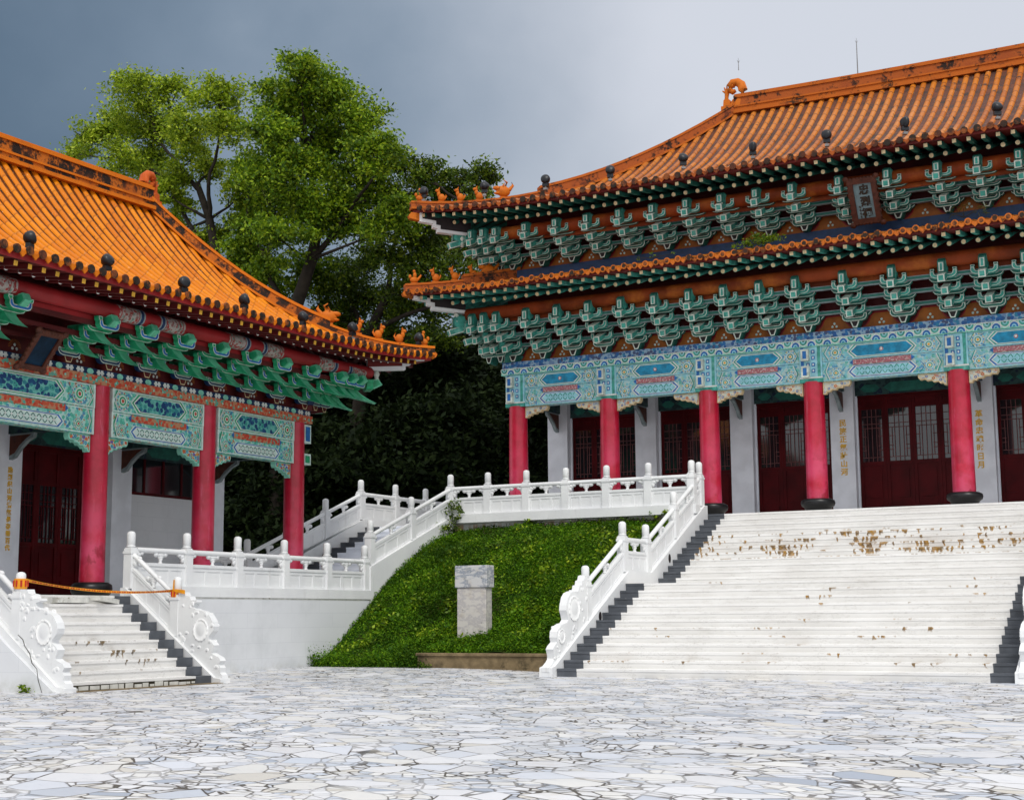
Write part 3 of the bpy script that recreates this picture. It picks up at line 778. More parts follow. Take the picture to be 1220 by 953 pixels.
class Roof:
    def __init__(s, root, Ue, ov, D, z0, a, b, lift, Ls, mats, dmax=None):
        s.root, s.Ue, s.ov, s.D, s.z0, s.a, s.b, s.lift, s.Ls, s.m = root, Ue, ov, D, z0, a, b, lift, Ls, mats
        s.dmax = dmax or D
        s.vc = -ov + D
    def S(s, d): return s.z0 + s.a * d + s.b * d * d
    def C(s, T, t): return s.lift * max(0.0, 1 - max(T - abs(t), 0) / s.Ls) ** 2
    def half(s, k): return s.Ue if k in (0, 2) else s.D
    def P(s, k, t, d, z):
        Ux, Vy = s.Ue, s.D
        if k == 0: p = (t, -(Vy - d))
        elif k == 1: p = (Ux - d, t)
        elif k == 2: p = (-t, Vy - d)
        else: p = (-(Ux - d), -t)
        return (p[0], p[1] + s.vc, z)
    def slope(s, k, sp=.305, full=True):
        T = s.half(k); mb = MB(); nd = 12; nt = 40
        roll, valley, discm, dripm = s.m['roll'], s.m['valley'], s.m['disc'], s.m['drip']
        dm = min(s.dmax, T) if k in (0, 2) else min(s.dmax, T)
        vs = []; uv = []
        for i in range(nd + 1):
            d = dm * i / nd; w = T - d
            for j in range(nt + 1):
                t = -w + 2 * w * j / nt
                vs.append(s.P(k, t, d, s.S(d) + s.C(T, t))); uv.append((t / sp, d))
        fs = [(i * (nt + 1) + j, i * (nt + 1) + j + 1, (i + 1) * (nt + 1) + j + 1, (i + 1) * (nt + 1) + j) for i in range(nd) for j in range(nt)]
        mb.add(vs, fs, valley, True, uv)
        n = int(T / sp)
        for q in range(-n, n + 1):
            t = q * sp; de = min(dm, T - abs(t))
            if de < .12: continue
            ns = max(2, int(14 * de / dm)); r = .085; vs = []; uv = []; na = 6
            jz = random.gauss(0, .006)
            for i in range(ns + 1):
                d = -.06 + (de + .06) * i / ns; z = s.S(max(d, 0)) + s.C(T, t) - .01 + jz
                for h in range(na + 1):
                    an = pi * h / na
                    vs.append(s.P(k, t + r * cos(an), d, z + r * 1.05 * sin(an))); uv.append((q, d))
            fs = [(i * (na + 1) + h, i * (na + 1) + h + 1, (i + 1) * (na + 1) + h + 1, (i + 1) * (na + 1) + h) for i in range(ns) for h in range(na)]
            mb.add(vs, fs, roll, True, uv)
            # round end disc
            zc = s.S(0) + s.C(T, t) + .012 + jz + random.gauss(0, .008); ring = []; ring2 = []; ctr = []
            for h in range(10):
                an = 2 * pi * h / 10
                ring.append(s.P(k, t + .086 * cos(an), -.085, zc + .086 * sin(an))); ring2.append(s.P(k, t + .086 * cos(an), -.04, zc + .086 * sin(an)))
                ctr.append(s.P(k, t + .055 * cos(an), -.09, zc + .055 * sin(an)))
            mb.add(ring + ring2, [tuple(range(10))] + [(h, (h + 1) % 10, 10 + (h + 1) % 10, 10 + h) for h in range(10)], discm)
            mb.add(ctr, [tuple(range(10))], 'disc_grimy')
            # pointed drip between rolls
            t2 = t + sp / 2
            if abs(t2) < T - .05:
                z2 = s.S(0) + s.C(T, t2)
                tri = [(-.13, .055), (-.09, -.02), (-.04, -.075), (0, -.115), (.04, -.075), (.09, -.02), (.13, .055), (0, .0)]
                mb.add([s.P(k, t2 + x, -.055, z2 + z) for x, z in tri] + [s.P(k, t2 + x, -.03, z2 + z) for x, z in tri],
                       [tuple(range(8)), tuple(range(15, 7, -1))] + [(h, (h + 1) % 8, 8 + (h + 1) % 8, 8 + h) for h in range(8)], dripm)
        return mb
    def board(s, k, d0, z0, d1, z1, mat, mb=None, th=None, tin=0.0):
        """strip under the eave from inset d0 to d1 (heights relative to the eave line)"""
        T = s.half(k); mb = mb or MB(); n = 36; vs = []
        for i in range(n + 1):
            f = -1 + 2 * i / n
            for d, z in ((d0, z0), (d1, z1)):
                t = f * (T - d - tin)
                vs.append(s.P(k, t, d, s.z0 + s.C(T, f * T) + z))
        mb.add(vs, [(2 * i, 2 * i + 1, 2 * i + 3, 2 * i + 2) for i in range(n)], mat, True)
        return mb

def sweep_ridge(mb, pts, prof, side, mats):
    """prof: list of (half width, z0, z1, material) stacked layers"""
    side = Vector(side).normalized()
    for (w, a, b, m) in prof:
        vs = []
        for p in pts:
            p = Vector(p)
            for sx, z in ((-w, a), (w, a), (w, b), (-w, b)):
                vs.append(tuple(p + side * sx + Vector((0, 0, z))))
        n = len(pts)
        fs = [(i * 4 + j, i * 4 + (j + 1) % 4, (i + 1) * 4 + (j + 1) % 4, (i + 1) * 4 + j) for i in range(n - 1) for j in range(4)]
        fs += [(0, 1, 2, 3), (4 * n - 4, 4 * n - 1, 4 * n - 2, 4 * n - 3)]
        mb.add(vs, fs, m)

def build_roof(root, R, hall, ridge=True, part_range=None, zf=0):
    """slopes, hips, rafters and boards of one roof; everything in hall coordinates"""
    off = (0, 0, -zf)
    for k in range(4):
        obj('roof_slope', R.slope(k), root, off)
    M = R.m; gold = hall == 'side'
    rm, rd = ('ridge_gold', 'ridge_gold_dark') if gold else ('ridge_rust', 'ridge_rust_dark')
    fm = 'finial_glaze'
    # hips
    for sx in (-1, 1):
        for sy in (-1, 1):
            pts = []
            for i in range(17):
                d = -.02 + (R.dmax + .02) * i / 16
                pts.append((sx * (R.Ue - d), R.vc + sy * (R.D - d), R.S(max(d, 0)) + R.C(R.Ue, R.Ue - max(d, 0))))
            hip = MB()
            side = (sx, -sy, 0)
            low = [p for i, p in enumerate(pts) if i <= (6 if ridge else 8)]; high = pts[(6 if ridge else 8):]
            sweep_ridge(hip, low, [(.15, -.02, .04, rm), (.11, .04, .16, rd), (.13, .16, .22, rm)], side, None)
            sweep_ridge(hip, high, [(.17, -.02, .05, rm), (.125, .05, .29, rd), (.15, .29, .37, rm)], side, None)
            obj('hip_ridge', hip, root, off)
            if sy < 0:
                want = (sx < 0) if hall == 'main' else (sx > 0)
                if want:
                    for i, (dd, kd) in enumerate(((.18, 1), (.62, 0), (1.02, 0), (1.42, 0), (1.95 if ridge else 1.75, 2))):
                        x, y = sx * (R.Ue - dd), R.vc + sy * (R.D - dd)
                        z = R.S(dd) + R.C(R.Ue, R.Ue - dd) + .22
                        b = beast_mesh(kd, fm)
                        ang = math.atan2(sy, sx) + pi
                        obj('ridge_beast', b, root, (x, y, z - zf), ang)
    if ridge:
        Ur = R.Ue - R.D; zr = R.S(R.D)
        n = 24; pts = [(-Ur + 2 * Ur * i / n, R.vc, zr + .05 * (abs(2 * i / n - 1)) ** 2) for i in range(n + 1)]
        mb = MB()
        sweep_ridge(mb, pts, [(.26, -.12, -.03, rm), (.17, -.03, .09, rm if not gold else rd), (.20, .09, .14, rm), (.165, .14, .39, rd), (.20, .39, .46, rm), (.12, .46, .53, rm)], (0, 1, 0), None)
        obj('main_ridge', mb, root, off)
        f = finial_mesh('finial_red' if gold else 'finial_glaze')
        me = f.mesh('ridge_finial')
        for sx in (-1, 1):
            o = obj('ridge_finial', me, root, (sx * (Ur + .02), R.vc, zr + .10 - zf), 0 if sx < 0 else pi)
            if gold: o.scale = (.82, .9, .85)
    # boards under the eave
    g = M['geo']
    for k in range(4):
        mb = MB()
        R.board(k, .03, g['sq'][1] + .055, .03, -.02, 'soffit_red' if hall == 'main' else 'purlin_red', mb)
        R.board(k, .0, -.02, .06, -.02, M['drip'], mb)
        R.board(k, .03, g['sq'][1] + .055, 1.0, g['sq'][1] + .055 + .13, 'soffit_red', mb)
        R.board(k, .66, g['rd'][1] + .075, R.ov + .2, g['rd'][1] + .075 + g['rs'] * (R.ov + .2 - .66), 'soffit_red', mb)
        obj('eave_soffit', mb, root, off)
        pm = MB()
        d, z, r = g['pur']; T = R.half(k); n = 20
        w = T - d
        pm.tube([R.P(k, -w + 2 * w * i / n, d, R.z0 + z + R.C(T, (-w + 2 * w * i / n)) * .35) for i in range(n + 1)], r, M['purlin'], 12)
        if hall == 'side' and k == 0:
            # painted lengths either side of every column
            for u in g['joints']:
                for s_ in (-1, 1):
                    for d0, d1, m in ((.24, .28, 'trim_gray'), (.28, .36, 'navy'), (.36, .40, 'trim_gray'), (.43, .82, 'busy_purlin'), (.84, .92, 'busy_purlin'), (.95, 1.0, 'busy_purlin')):
                        x0, x1 = sorted((u + s_ * d0, u + s_ * d1))
                        if abs(x1) < w - .1 and abs(x0) < w - .1: pm.tube([R.P(0, x0, d, R.z0 + z), R.P(0, x1, d, R.z0 + z)], r + (.006 if d0 < .9 else .004), m, 12)
        # board below the purlin
        R.board(k, d + .12, z - r - .10, d + .12, z - r + .02, M['purlin'], pm)
        obj('purlin', pm, root, off)
    # rafters: own objects where the photo shows them, the rest of the same rows as one mass
    rsq = MB(); rsq.prism([(-.05, -.05), (.05, -.05), (.05, .05), (-.05, .05)], 'y', 0, .95, M['raft']); rsq.flat([(-.046, -.046), (.046, -.046), (.046, .046), (-.046, .046)], 'y', -.003, M['sqend'])
    mesq = rsq.mesh('flying_rafter')
    rr = MB(); rr.M = Matrix.Rotation(-pi / 2, 4, 'X'); rr.lathe([(.062, 0), (.062, 1.9)], M['raft'], 10); rr.M = Matrix.Identity(4); rr.disc(0, 0, .056, 'y', -.003, M['rdend'], 10)
    merd = rr.mesh('round_rafter')
    sp = g['sp']; rest = {'flying_rafter': MB(), 'round_rafter': MB()}
    for k in (0, 1, 2, 3):
        T = R.half(k); n = int(T / sp); ang = {0: 0, 1: pi / 2, 2: pi, 3: -pi / 2}[k]
        for q in range(-n, n + 1):
            t = (q + .25) * sp
            for nm, me, (d, z), sl, lenn in (('flying_rafter', mesq, g['sq'], .135, .95), ('round_rafter', merd, g['rd'], g['rs'], 1.9)):
                if abs(t) > T - d - .18: continue
                keep = min(1.0, (T - abs(t) - d - .05) / lenn)
                p = R.P(k, t, d, R.z0 + z + R.C(T, t))
                if k == 0 and part_range[0] < t < part_range[1]:
                    o = obj(nm, me, root, (p[0], p[1], p[2] - zf)); o.rotation_euler = (math.atan(sl), 0, ang); o.scale = (1, keep, 1)
                elif k in (0, 1, 3):
                    b = rest[nm]; b.M = Matrix.Translation(p) @ Matrix.Rotation(ang, 4, 'Z') @ Matrix.Rotation(math.atan(sl), 4, 'X')
                    L = lenn * keep
                    if nm == 'flying_rafter':
                        b.box(-.05, .05, 0, L, -.05, .05, M['raft']); b.flat([(-.046, -.046), (.046, -.046), (.046, .046), (-.046, .046)], 'y', -.003, M['sqend'])
                    else:
                        b.box(-.05, .05, 0, L, -.05, .05, M['raft']); b.disc(0, 0, .056, 'y', -.003, M['rdend'], 8)
    for nm, b in rest.items():
        obj(nm, b, root, off, kind='stuff')
    # corner hip rafters with pale stepped edge
    for sx in (-1, 1):
        c = Vector((sx * R.Ue, -R.ov, R.z0))
        mb = MB()
        dvec = Vector((sx, -1, 0)).normalized()
        rot = Matrix(((dvec.x, -dvec.y, 0, 0), (dvec.y, dvec.x, 0, 0), (0, 0, 1, 0), (0, 0, 0, 1)))
        mb.M = Matrix.Translation(c) @ rot
        q = g['hipz']     # profile in (distance from the corner along the diagonal, height)
        prof = [(-1.75, q - .20), (-.75, q - .14), (-.75, q - .03), (-.62, q - .01), (-.62, q + .10), (-.22, q + .14), (-.22, q + .46), (-1.75, q + .40)]
        mb.prism(prof, 'y', -.10, .10, 'white_paint')
        inn = [(-1.75, q - .11), (-.84, q - .05), (-.84, q + .06), (-.71, q + .08), (-.71, q + .19), (-.31, q + .23), (-.31, q + .46), (-1.75, q + .40)]
        for sd in (-1, 1): mb.flat(inn, 'y', sd * .104, 'hip_dark' if hall == 'main' else 'soffit_red')
        # glazed end cap poking out
        mb.prism([(-.26, q + .16), (.06, q + .22), (.10, q + .30), (.02, q + .40), (-.26, q + .38)], 'y', -.09, .09, fm)
        mb.tube([(-1.5, 0, q - .2), (-1.5, 0, q - .28), (-1.5, 0, q - .36), (-1.5, 0, q - .44), (-1.5, 0, q - .52)], [.05, .09, .05, .08, .04], 'trim_pale', 10)
        obj('hip_rafter', mb, root, off)

def lattice_door(w, h, sill, top, hall):
    """one leaf: returns leaf, pane, lattice meshes; origin bottom centre, face -y"""
    lf = MB(); a = w / 2
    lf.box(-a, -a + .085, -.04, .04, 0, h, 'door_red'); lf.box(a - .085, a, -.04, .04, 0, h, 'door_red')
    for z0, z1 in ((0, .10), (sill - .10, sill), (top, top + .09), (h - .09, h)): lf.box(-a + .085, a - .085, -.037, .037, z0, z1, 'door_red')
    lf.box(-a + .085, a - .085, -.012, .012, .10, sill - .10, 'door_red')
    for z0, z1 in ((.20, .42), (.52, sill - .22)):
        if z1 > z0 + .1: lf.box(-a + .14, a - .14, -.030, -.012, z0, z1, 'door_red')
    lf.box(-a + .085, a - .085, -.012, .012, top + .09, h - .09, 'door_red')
    pn = MB(); pn.box(-a + .085, a - .085, -.006, .006, sill, top, 'glass')
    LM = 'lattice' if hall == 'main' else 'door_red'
    lt = MB(); x0, x1 = -a + .09, a - .09; W = x1 - x0; y0, y1 = -.030, -.012; b = .008
    def vb(x, za, zb): lt.box(x - b, x + b, y0, y1, za, zb, LM)
    def hb(z, xa, xb): lt.box(xa, xb, y0 + .001, y1 - .001, z - b, z + b, LM)
    H = top - sill
    for f in (.28, .5, .72): vb(x0 + W * f, sill, top)
    for f in (.08, .64, .72): hb(sill + H * f, x0, x1)
    for s in (0, 1):
        xa = x0 + W * (.0 if s == 0 else .80); xb = xa + W * .20
        for f in (.22, .30, .48): hb(sill + H * f, xa, xb)
        vb(x0 + W * (.15 if s == 0 else .85), sill + H * .08, sill + H * .64)
    hb(sill + H * .86, x0, x1)
    return lf, pn, lt

def build_hall(cfg):
    hall = cfg['hall']; zf = cfg['zf']
    root = thing('temple_hall', cfg['label'], 'temple', cfg['loc'], cfg['rz'])
    cols = cfg['cols']; r = cfg['r']; zb, zm, zt, zp = cfg['beam']      # lower beam bottom, mid, upper top, plate top
    off = (0, 0, -zf); vw = 2.5
    # columns
    htop = (zb + .02 if hall == 'main' else zt) - zf
    sh, bs = column_parts(htop, r, hall); shm, bsm = sh.mesh('column'), bs.mesh('column_base')
    for u in cols:
        c = obj('column', shm, root, (u, 0, 0)); obj('column_base', bsm, c)
    # painted lintels
    cache = {}
    for i in range(len(cols) - 1):
        u0, u1 = cols[i], cols[i + 1]; mid = (u0 + u1) / 2
        gap = .30 if hall == 'main' else r * .98
        L = round(u1 - u0 - 2 * gap, 3)
        for st, a, b in (('lower', zb, zm), ('upper', zm + .006, zt)):
            if (L, st) not in cache:
                mb = MB()
                cache[(L, st)] = painted_beam(L, a, b, .16 if st == 'upper' else .15, st, hall).mesh('painted_beam')
            obj('painted_beam', cache[(L, st)], root, (mid, 0, -zf))
    # column collars / beam ends
    if hall == 'main':
        mb = MB()
        mb.box(-.30, .30, -.20, .20, zb, zt - .004, 'pale_blue')
        for z0, z1, m in ((zb, zb + .10, 'teal'), (zb + .10, zb + .14, 'white')): mb.box(-.305, .305, -.205, .205, z0, z1, m)
        for x in (-.22, .22): mb.box(x - .04, x + .04, -.206, -.2, zb + .14, zt - .01, 'blue' if x < 0 else 'teal')
        for zz in (zb + .30, zb + .46, zb + .64, zb + .80):
            for x in (-.07, .07): mb.box(x - .045, x + .045, -.208, -.2, zz - .05, zz + .05, 'blue'); mb.box(x - .02, x + .02, -.211, -.208, zz - .025, zz + .025, 'white')
        for z0 in (zb + .12, zb + .56):
            mb.outlined([(-.22 + 0, z0), (-.02, z0), (-.02, z0 + .30), (-.22, z0 + .30)], 'y', -.34, -.20, 'trim_pale', 'blue', .05)
        me = mb.mesh('column_collar')
        for u in cols: obj('column_collar', me, root, (u, 0, -zf))
    else:
        for s_ in (1, -1):
            mb = MB(); u = cols[-1] * s_
            for z0, z1, m in ((zm + .02, zt - .02, 'blue'), (zb + .02, zb + .30, 'jade')):
                x0, x1 = (u + s_ * r * .9, u + s_ * (r + .26))
                mb.outlined([(min(x0, x1), z0), (max(x0, x1), z0), (max(x0, x1), z1), (min(x0, x1), z1)], 'y', -.13, .13, 'mint_white', m, .05)
            obj('beam_end', mb, root, off)
    # scroll braces
    for s in (-1, 1):
        me = corner_brace(s, hall, *cfg['brace']).mesh('scroll_brace')
        for i, u in enumerate(cols):
            if (s > 0 and i < len(cols) - 1) or (s < 0 and i > 0):
                obj('scroll_brace', me, root, (u + s * r * .97, 0, zb - zf - .002))
    # plate above the lintels
    U = cols[-1] + .42
    mb = MB()
    if hall == 'main':
        h = zp - zt
        mb.box(-U, U, -.24, .24, zt, zt + h * .5, 'mint'); mb.box(-U + .02, U - .02, -.21, .21, zt + h * .5, zp, 'busy_plate')
        n = int(2 * U / .21)
        for i in range(n):
            x = -U + (i + .5) * 2 * U / n; up = i % 2
            zc = zt + (.02 if up else h * .5 - .02); sgn = 1 if up else -1
            for rr, m, dy in ((.125, 'white', .003), (.105, 'blue' if up else 'teal', .006), (.06, 'pale_blue', .009), (.035, 'azure' if up else 'teal_dark', .012)):
                pts = [(x + rr * cos(pi * j / 8), zc + sgn * rr * 1.2 * sin(pi * j / 8)) for j in range(9)]
                mb.flat(pts, 'y', -.24 - dy, m)
        mb.box(-U, U, -.255, -.24, zt + h * .5 - .018, zt + h * .5, 'white')
    else:
        zr = zt + .19
        mb.box(-U, U, -.24, .24, zt, zr, 'busy_red'); mb.box(-U + .02, U - .02, -.19, .19, zr, zp, 'navy')
        n = int(2 * U / .29)
        for i in range(n):
            x = -U + (i + .5) * 2 * U / n; zc = (zr + zp) / 2; hh = (zp - zr) / 2
            if i % 3 == 0:
                mb.disc(x, zc, .10, 'y', -.193, 'mint', 8, hh * .95)
            else:
                for dx, w_, h_ in ((0, .11, .25), (-.05, .035, .8), (.05, .035, .8)):
                    mb.flat([(x + dx - w_, zc - hh * h_), (x + dx + w_, zc - hh * h_), (x + dx + w_, zc + hh * h_), (x + dx - w_, zc + hh * h_)], 'y', -.193 - .002 * (dx + .1), 'white')
            mb.disc(x + .13, zr - .10, .028, 'y', -.243, 'mint', 6)
    obj('beam_plate', mb, root, off)
    # eaves wall with shaped panels, then brackets
    tiers = cfg['tiers']
    for ti, (zbr, kk, Rf, pr, main_roof, back_top) in enumerate(tiers):
        mb = MB(); wz = zbr + cfg['bh'] * kk + .6
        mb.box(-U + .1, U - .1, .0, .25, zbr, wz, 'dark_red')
        if ti == 1: mb.box(-U + .05, U - .05, -.14, .24, zbr - .26, zbr - .002, 'navy')
        xs = cfg['sets']
        for i in range(len(xs) - 1):
            c = (xs[i] + xs[i + 1]) / 2; w = (xs[i + 1] - xs[i]) * .5; hgt = .46
            shape = [(-w * .92, .02), (w * .92, .02), (w * .70, .10), (w * .55, .20), (w * .46, .34), (w * .30, .42), (-w * .30, .42), (-w * .46, .34), (-w * .55, .20), (-w * .70, .10)]
            pz = [(c + x, zbr + z * hgt / .46) for x, z in shape]
            mb.flat(pz, 'y', -.004, 'purlin_red' if hall == 'main' else 'dark_red'); mb.flat(inset_poly(pz, .035), 'y', -.008, 'orange_panel' if hall == 'main' else 'dark_red')
            if hall == 'side':
                for j in range(14):
                    a = pi * j / 13; mb.add([(c + .05 * cos(a), -.010, zbr + .16 + .05 * sin(a)), (c + .17 * cos(a - .06), -.010, zbr + .16 + .16 * sin(a - .06)), (c + .17 * cos(a + .06), -.010, zbr + .16 + .16 * sin(a + .06))], [(0, 1, 2)], 'orange_panel')
            for x, z in ((-.055, .13), (.055, .13), (0, .21)): mb.ball((c + x, -.012, zbr + z), (.034, .012, .034), 'mint_white' if hall == 'main' else 'white', 8, 5)
        obj('bracket_wall', mb, root, off)
        # long rails that tie the sets together
        if hall == 'main':
            mb = MB()
            for i in range(3):
                y = -.40 - .36 * i + .02; z = zbr + (.40 + .25 * i) * kk
                mb.box(-U - .3 * i, U + .3 * i, y + .05, y + .15, z, z + .10, 'trim_gray'); mb.box(-U - .3 * i, U + .3 * i, y + .044, y + .05, z + .022, z + .078, 'teal_dark')
            obj('bracket_rail', mb, root, off)
        else:
            mb = MB()
            for i in range(3):
                y = -.46 - .42 * i; z = zbr + .30 + .17 * i
                mb.box(-U - .3 * i, U + .3 * i, y + .06, y + .16, z, z + .09, 'dark_red')
            obj('bracket_rail', mb, root, off)
        if hall == 'main':
            parts = [('bracket_set', bracket_main_mesh(ti == 0 or True, kk))] + [('slanting_arm', beak_main(i, kk)) for i in range(3)]
        else:
            parts = [('bracket_set', bracket_side_mesh())] + [('slanting_arm', fin_side(i)) for i in range(2)]
        mes = [(n_, b_.mesh(n_)) for n_, b_ in parts]
        def one(u, v, rz, sc=(1, 1, 1)):
            b_ = obj(mes[0][0], mes[0][1], root, (u, v, zbr - zf), rz); b_.scale = (sc[0] * (1.16 if hall == 'main' else 1.0), sc[1], sc[2])
            for n_, m_ in mes[1:]: obj(n_, m_, b_)
            return b_
        for u in xs: one(u, 0, 0)
        for s in (-1, 1):
            one(s * cols[-1], 0, s * radians(45), (1, 1.40, 1)); one(s * cols[-1], 0, s * radians(90))
            for e in (.38, .76): one(s * (cols[-1] + e), -.06, 0, (.82, 1, 1))
        build_roof(root, Rf, hall, main_roof, pr, zf)
    # inner wall: piers, lintel, doors
    pr = MB(); w = .33
    zl0 = cfg['lintel0']; zl1 = cfg['lintel1']
    pr.box(-w, w, -.18, .3, .0, zl1 + .3 - zf, 'pier_white'); pr.box(-w - .04, w + .04, -.24, .3, 0, .16, 'pier_white'); pr.box(-w - .02, w + .02, -.21, .3, .16, .20, 'pier_white')
    prm = pr.mesh('pier')
    piers = {}
    for i, u in enumerate(cols):
        piers[i] = obj('pier', prm, root, (u, vw + .18, 0))
    jamb = MB()
    for i in range(len(cols) - 1):
        u0, u1 = cols[i] + w, cols[i + 1] - w; mid = (u0 + u1) / 2; L = u1 - u0
        mb = MB(); y = vw + .22
        mb.box(u0, u1, y, y + .2, zl0, zl1 + .3, 'busy_dark')
        mb.flat(hexa(mid, L * .24, zl0 + .05, zl1 - .05, .2), 'y', y - .004, 'teal_dark')
        for q in (-.36, .36): mb.flat(hexa(mid + q * L, L * .09, zl0 + .08, zl1 - .08, .12), 'y', y - .004, 'teal_dark')
        obj('inner_lintel', mb, root, off)
        for s in (-1, 1):
            mb = corner_brace(s, 'dark', .5, .36)
        kind = cfg['bays'][i]
        zt_door = zl0 - zf
        if kind == 'door':
            n = max(2, round(L / .765)); lw = (L - .10) / n; key = ('leaf', round(lw, 3))
            mb = MB(); mb.box(u0, u0 + .05, vw + .24, vw + .36, 0, zt_door, 'pier_white'); mb.box(u1 - .05, u1, vw + .24, vw + .36, 0, zt_door, 'pier_white')
            mb.box(u0 + .05, u1 - .05, vw + .241, vw + .359, zt_door - .045, zt_door - .001, 'door_red')
            obj('door_frame', mb, root)
            tr = cfg['door']
            if key not in cache:
                cache[key] = [m_.mesh(n_) for n_, m_ in zip(('door', 'window_pane', 'window_lattice'), lattice_door(lw - .006, zt_door - .05, tr[0], tr[1], hall))]
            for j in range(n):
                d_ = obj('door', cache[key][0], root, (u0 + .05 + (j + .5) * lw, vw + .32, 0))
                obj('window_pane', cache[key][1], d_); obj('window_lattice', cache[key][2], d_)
        else:
            mb = MB(); hw_ = cfg['lowwall'] - zf
            mb.box(u0, u1, vw + .26, vw + .42, 0, hw_, 'block_white'); obj('low_wall', mb, root)
            mb = MB(); mb.box(u0, u1, vw + .28, vw + .34, hw_, zt_door, 'glass')
            for f in (0, .25, .5, .75, 1): mb.box(u0 + (L - .06) * f, u0 + (L - .06) * f + .06, vw + .25, vw + .28, hw_, zt_door, 'door_red')
            mb.box(u0, u1, vw + .252, vw + .28, hw_, hw_ + .07, 'door_red')
            obj('window', mb, root)
    for i, txt in cfg['texts'].items():
        me = glyphs(txt[0], txt[1], 'gold', .01, txt[4] if len(txt) > 4 else 1.12, 0.006)
        obj('inscription', me, piers[i], (txt[3], -.184, txt[2] - zf))
    # dark inner braces on the piers, porch ceiling, closed rear volume
    mb = MB()
    dz = cfg['ceil']
    mb.box(-U + .1, U - .1, .17, vw + .3, dz, dz + .1, 'wall_inside')
    mb.box(-U + .1, U - .1, vw + .45, cfg['depth'], 0, .05, 'wall_inside')
    obj('porch_ceiling', mb, root, off) if False else None
    pc = MB(); pc.box(-U + .1, U - .1, .17, vw + .3, dz - zf, dz - zf + .1, 'wall_inside'); obj('porch_ceiling', pc, root)
    for i, u in enumerate(cols):
        br = MB(); zbm = cfg['lintel0'] - zf
        br.box(u - .10, u + .10, .15, vw, zbm + .12, zbm + .50, 'busy_dark')
        br.prism([(vw, zbm + .12), (vw - .72, zbm + .12), (vw - .70, zbm + .02), (vw - .5, zbm - .06), (vw - .3, zbm - .22), (vw - .14, zbm - .40), (vw, zbm - .44)], 'x', u - .05, u + .05, 'trim_gray')
        for sd in (-1, 1):
            br.flat([(vw, zbm + .08), (vw - .66, zbm + .09), (vw - .5, zbm), (vw - .3, zbm - .14), (vw - .16, zbm - .30), (vw, zbm - .36)], 'x', u + sd * .053, 'wood_brown')
        obj('tie_beam', br, root)
    bw = MB(); top = cfg['walltop'] - zf
    bw.box(-cols[-1] - .25, cols[-1] + .25, vw + .5, cfg['depth'], 0, top, 'pier_white')
    obj('rear_wall', bw, root)
    uw = MB()
    for (za, zc_) in cfg['upper']: uw.box(-cols[-1] - .2, cols[-1] + .2, .26, cfg['depth'] - .1, za - zf, zc_ - zf, 'dark_red')
    obj('upper_wall', uw, root)
    return root

# ------------------------------------------------------------------ scene: halls
MAIN_C, SIDE_C = (-9.44, 37.4), (-22.6, 20.9)
ZM, ZS = 3.84, 1.70          # platform floors
m_main = dict(roll='tile_rust', valley='tile_rust_valley', disc='disc_orange', drip='disc_orange', purlin='purlin_brown', raft='teal', sqend='cream', rdend='cream')
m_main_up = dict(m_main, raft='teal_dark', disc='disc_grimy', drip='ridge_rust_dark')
m_main_low = dict(m_main, disc='disc_orange', drip='disc_orange')
m_side = dict(roll='tile_gold', valley='tile_gold_valley', disc='disc_grimy', drip='ridge_gold', purlin='purlin_red', raft='dark_red', sqend='yellow', rdend='white')
g_main = dict(sq=(.13, -.16), rd=(.73, -.25), rs=.34, pur=(1.30, -.50, .19), sp=.34, hipz=-.25)
g_side = dict(sq=(.14, -.20), rd=(.74, -.14), rs=.42, pur=(1.20, -.33, .16), sp=.336, hipz=-.03, joints=[-9.28, -5.83, -2.35, 2.35, 5.83, 9.28])
for m_, g_ in ((m_main_up, g_main), (m_main_low, g_main), (m_side, g_side)): m_['geo'] = g_

def fixuv(m):
    return m
R_low = Roof(None, 12.95, 2.38, 5.02 + 2.38, 10.32, .22, .02, .10, 3.0, m_main_low, dmax=2.40)
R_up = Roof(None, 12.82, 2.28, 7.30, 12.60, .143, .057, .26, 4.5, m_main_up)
R_side = Roof(None, 11.82, 2.54, 5.20, 7.77, .10, .117, .26, 4.5, m_side)

def between(cols, ks):
    xs = []
    for i in range(len(cols) - 1):
        for j in range(ks[i] + 1): xs.append(cols[i] + (cols[i + 1] - cols[i]) * j / (ks[i] + 1))
    return xs + [cols[-1]]
cm = [-10.6, -7.71, -4.76, -1.85, 1.85, 4.76, 7.71, 10.6]
cs = [-9.28, -5.83, -2.35, 2.35, 5.83, 9.28]
main_hall = build_hall(dict(hall='main', zf=ZM, loc=(MAIN_C[0], MAIN_C[1], ZM), rz=0, cols=cm, r=.275,
    label='large temple hall with two tiers of rust orange eaves above the wide white stairs',
    beam=(7.2, 7.71, 8.13, 8.51), brace=(.72, .26), bh=1.26, sets=between(cm, [2, 2, 2, 2, 2, 2, 2]),
    tiers=[(8.51, 1.0, R_low, (-13.2, 4.2), False, 0), (11.22, .82, R_up, (-13.2, 4.2), True, 0)],
    lintel0=7.18, lintel1=7.55, bays=['door'] * 7, door=(1.51, 2.95), lowwall=0, ceil=7.95, depth=10.0, walltop=8.4,
    upper=[(8.5, 13.25)],
    texts={3: (u'民族正氣壯山河', .20, 6.36, .02), 4: (u'革命忠魂昭日月', .20, 6.36, -.04)}))
side_sets = [x for x in between(cs, [2, 2, 3, 2, 2]) if abs(x) > .1]
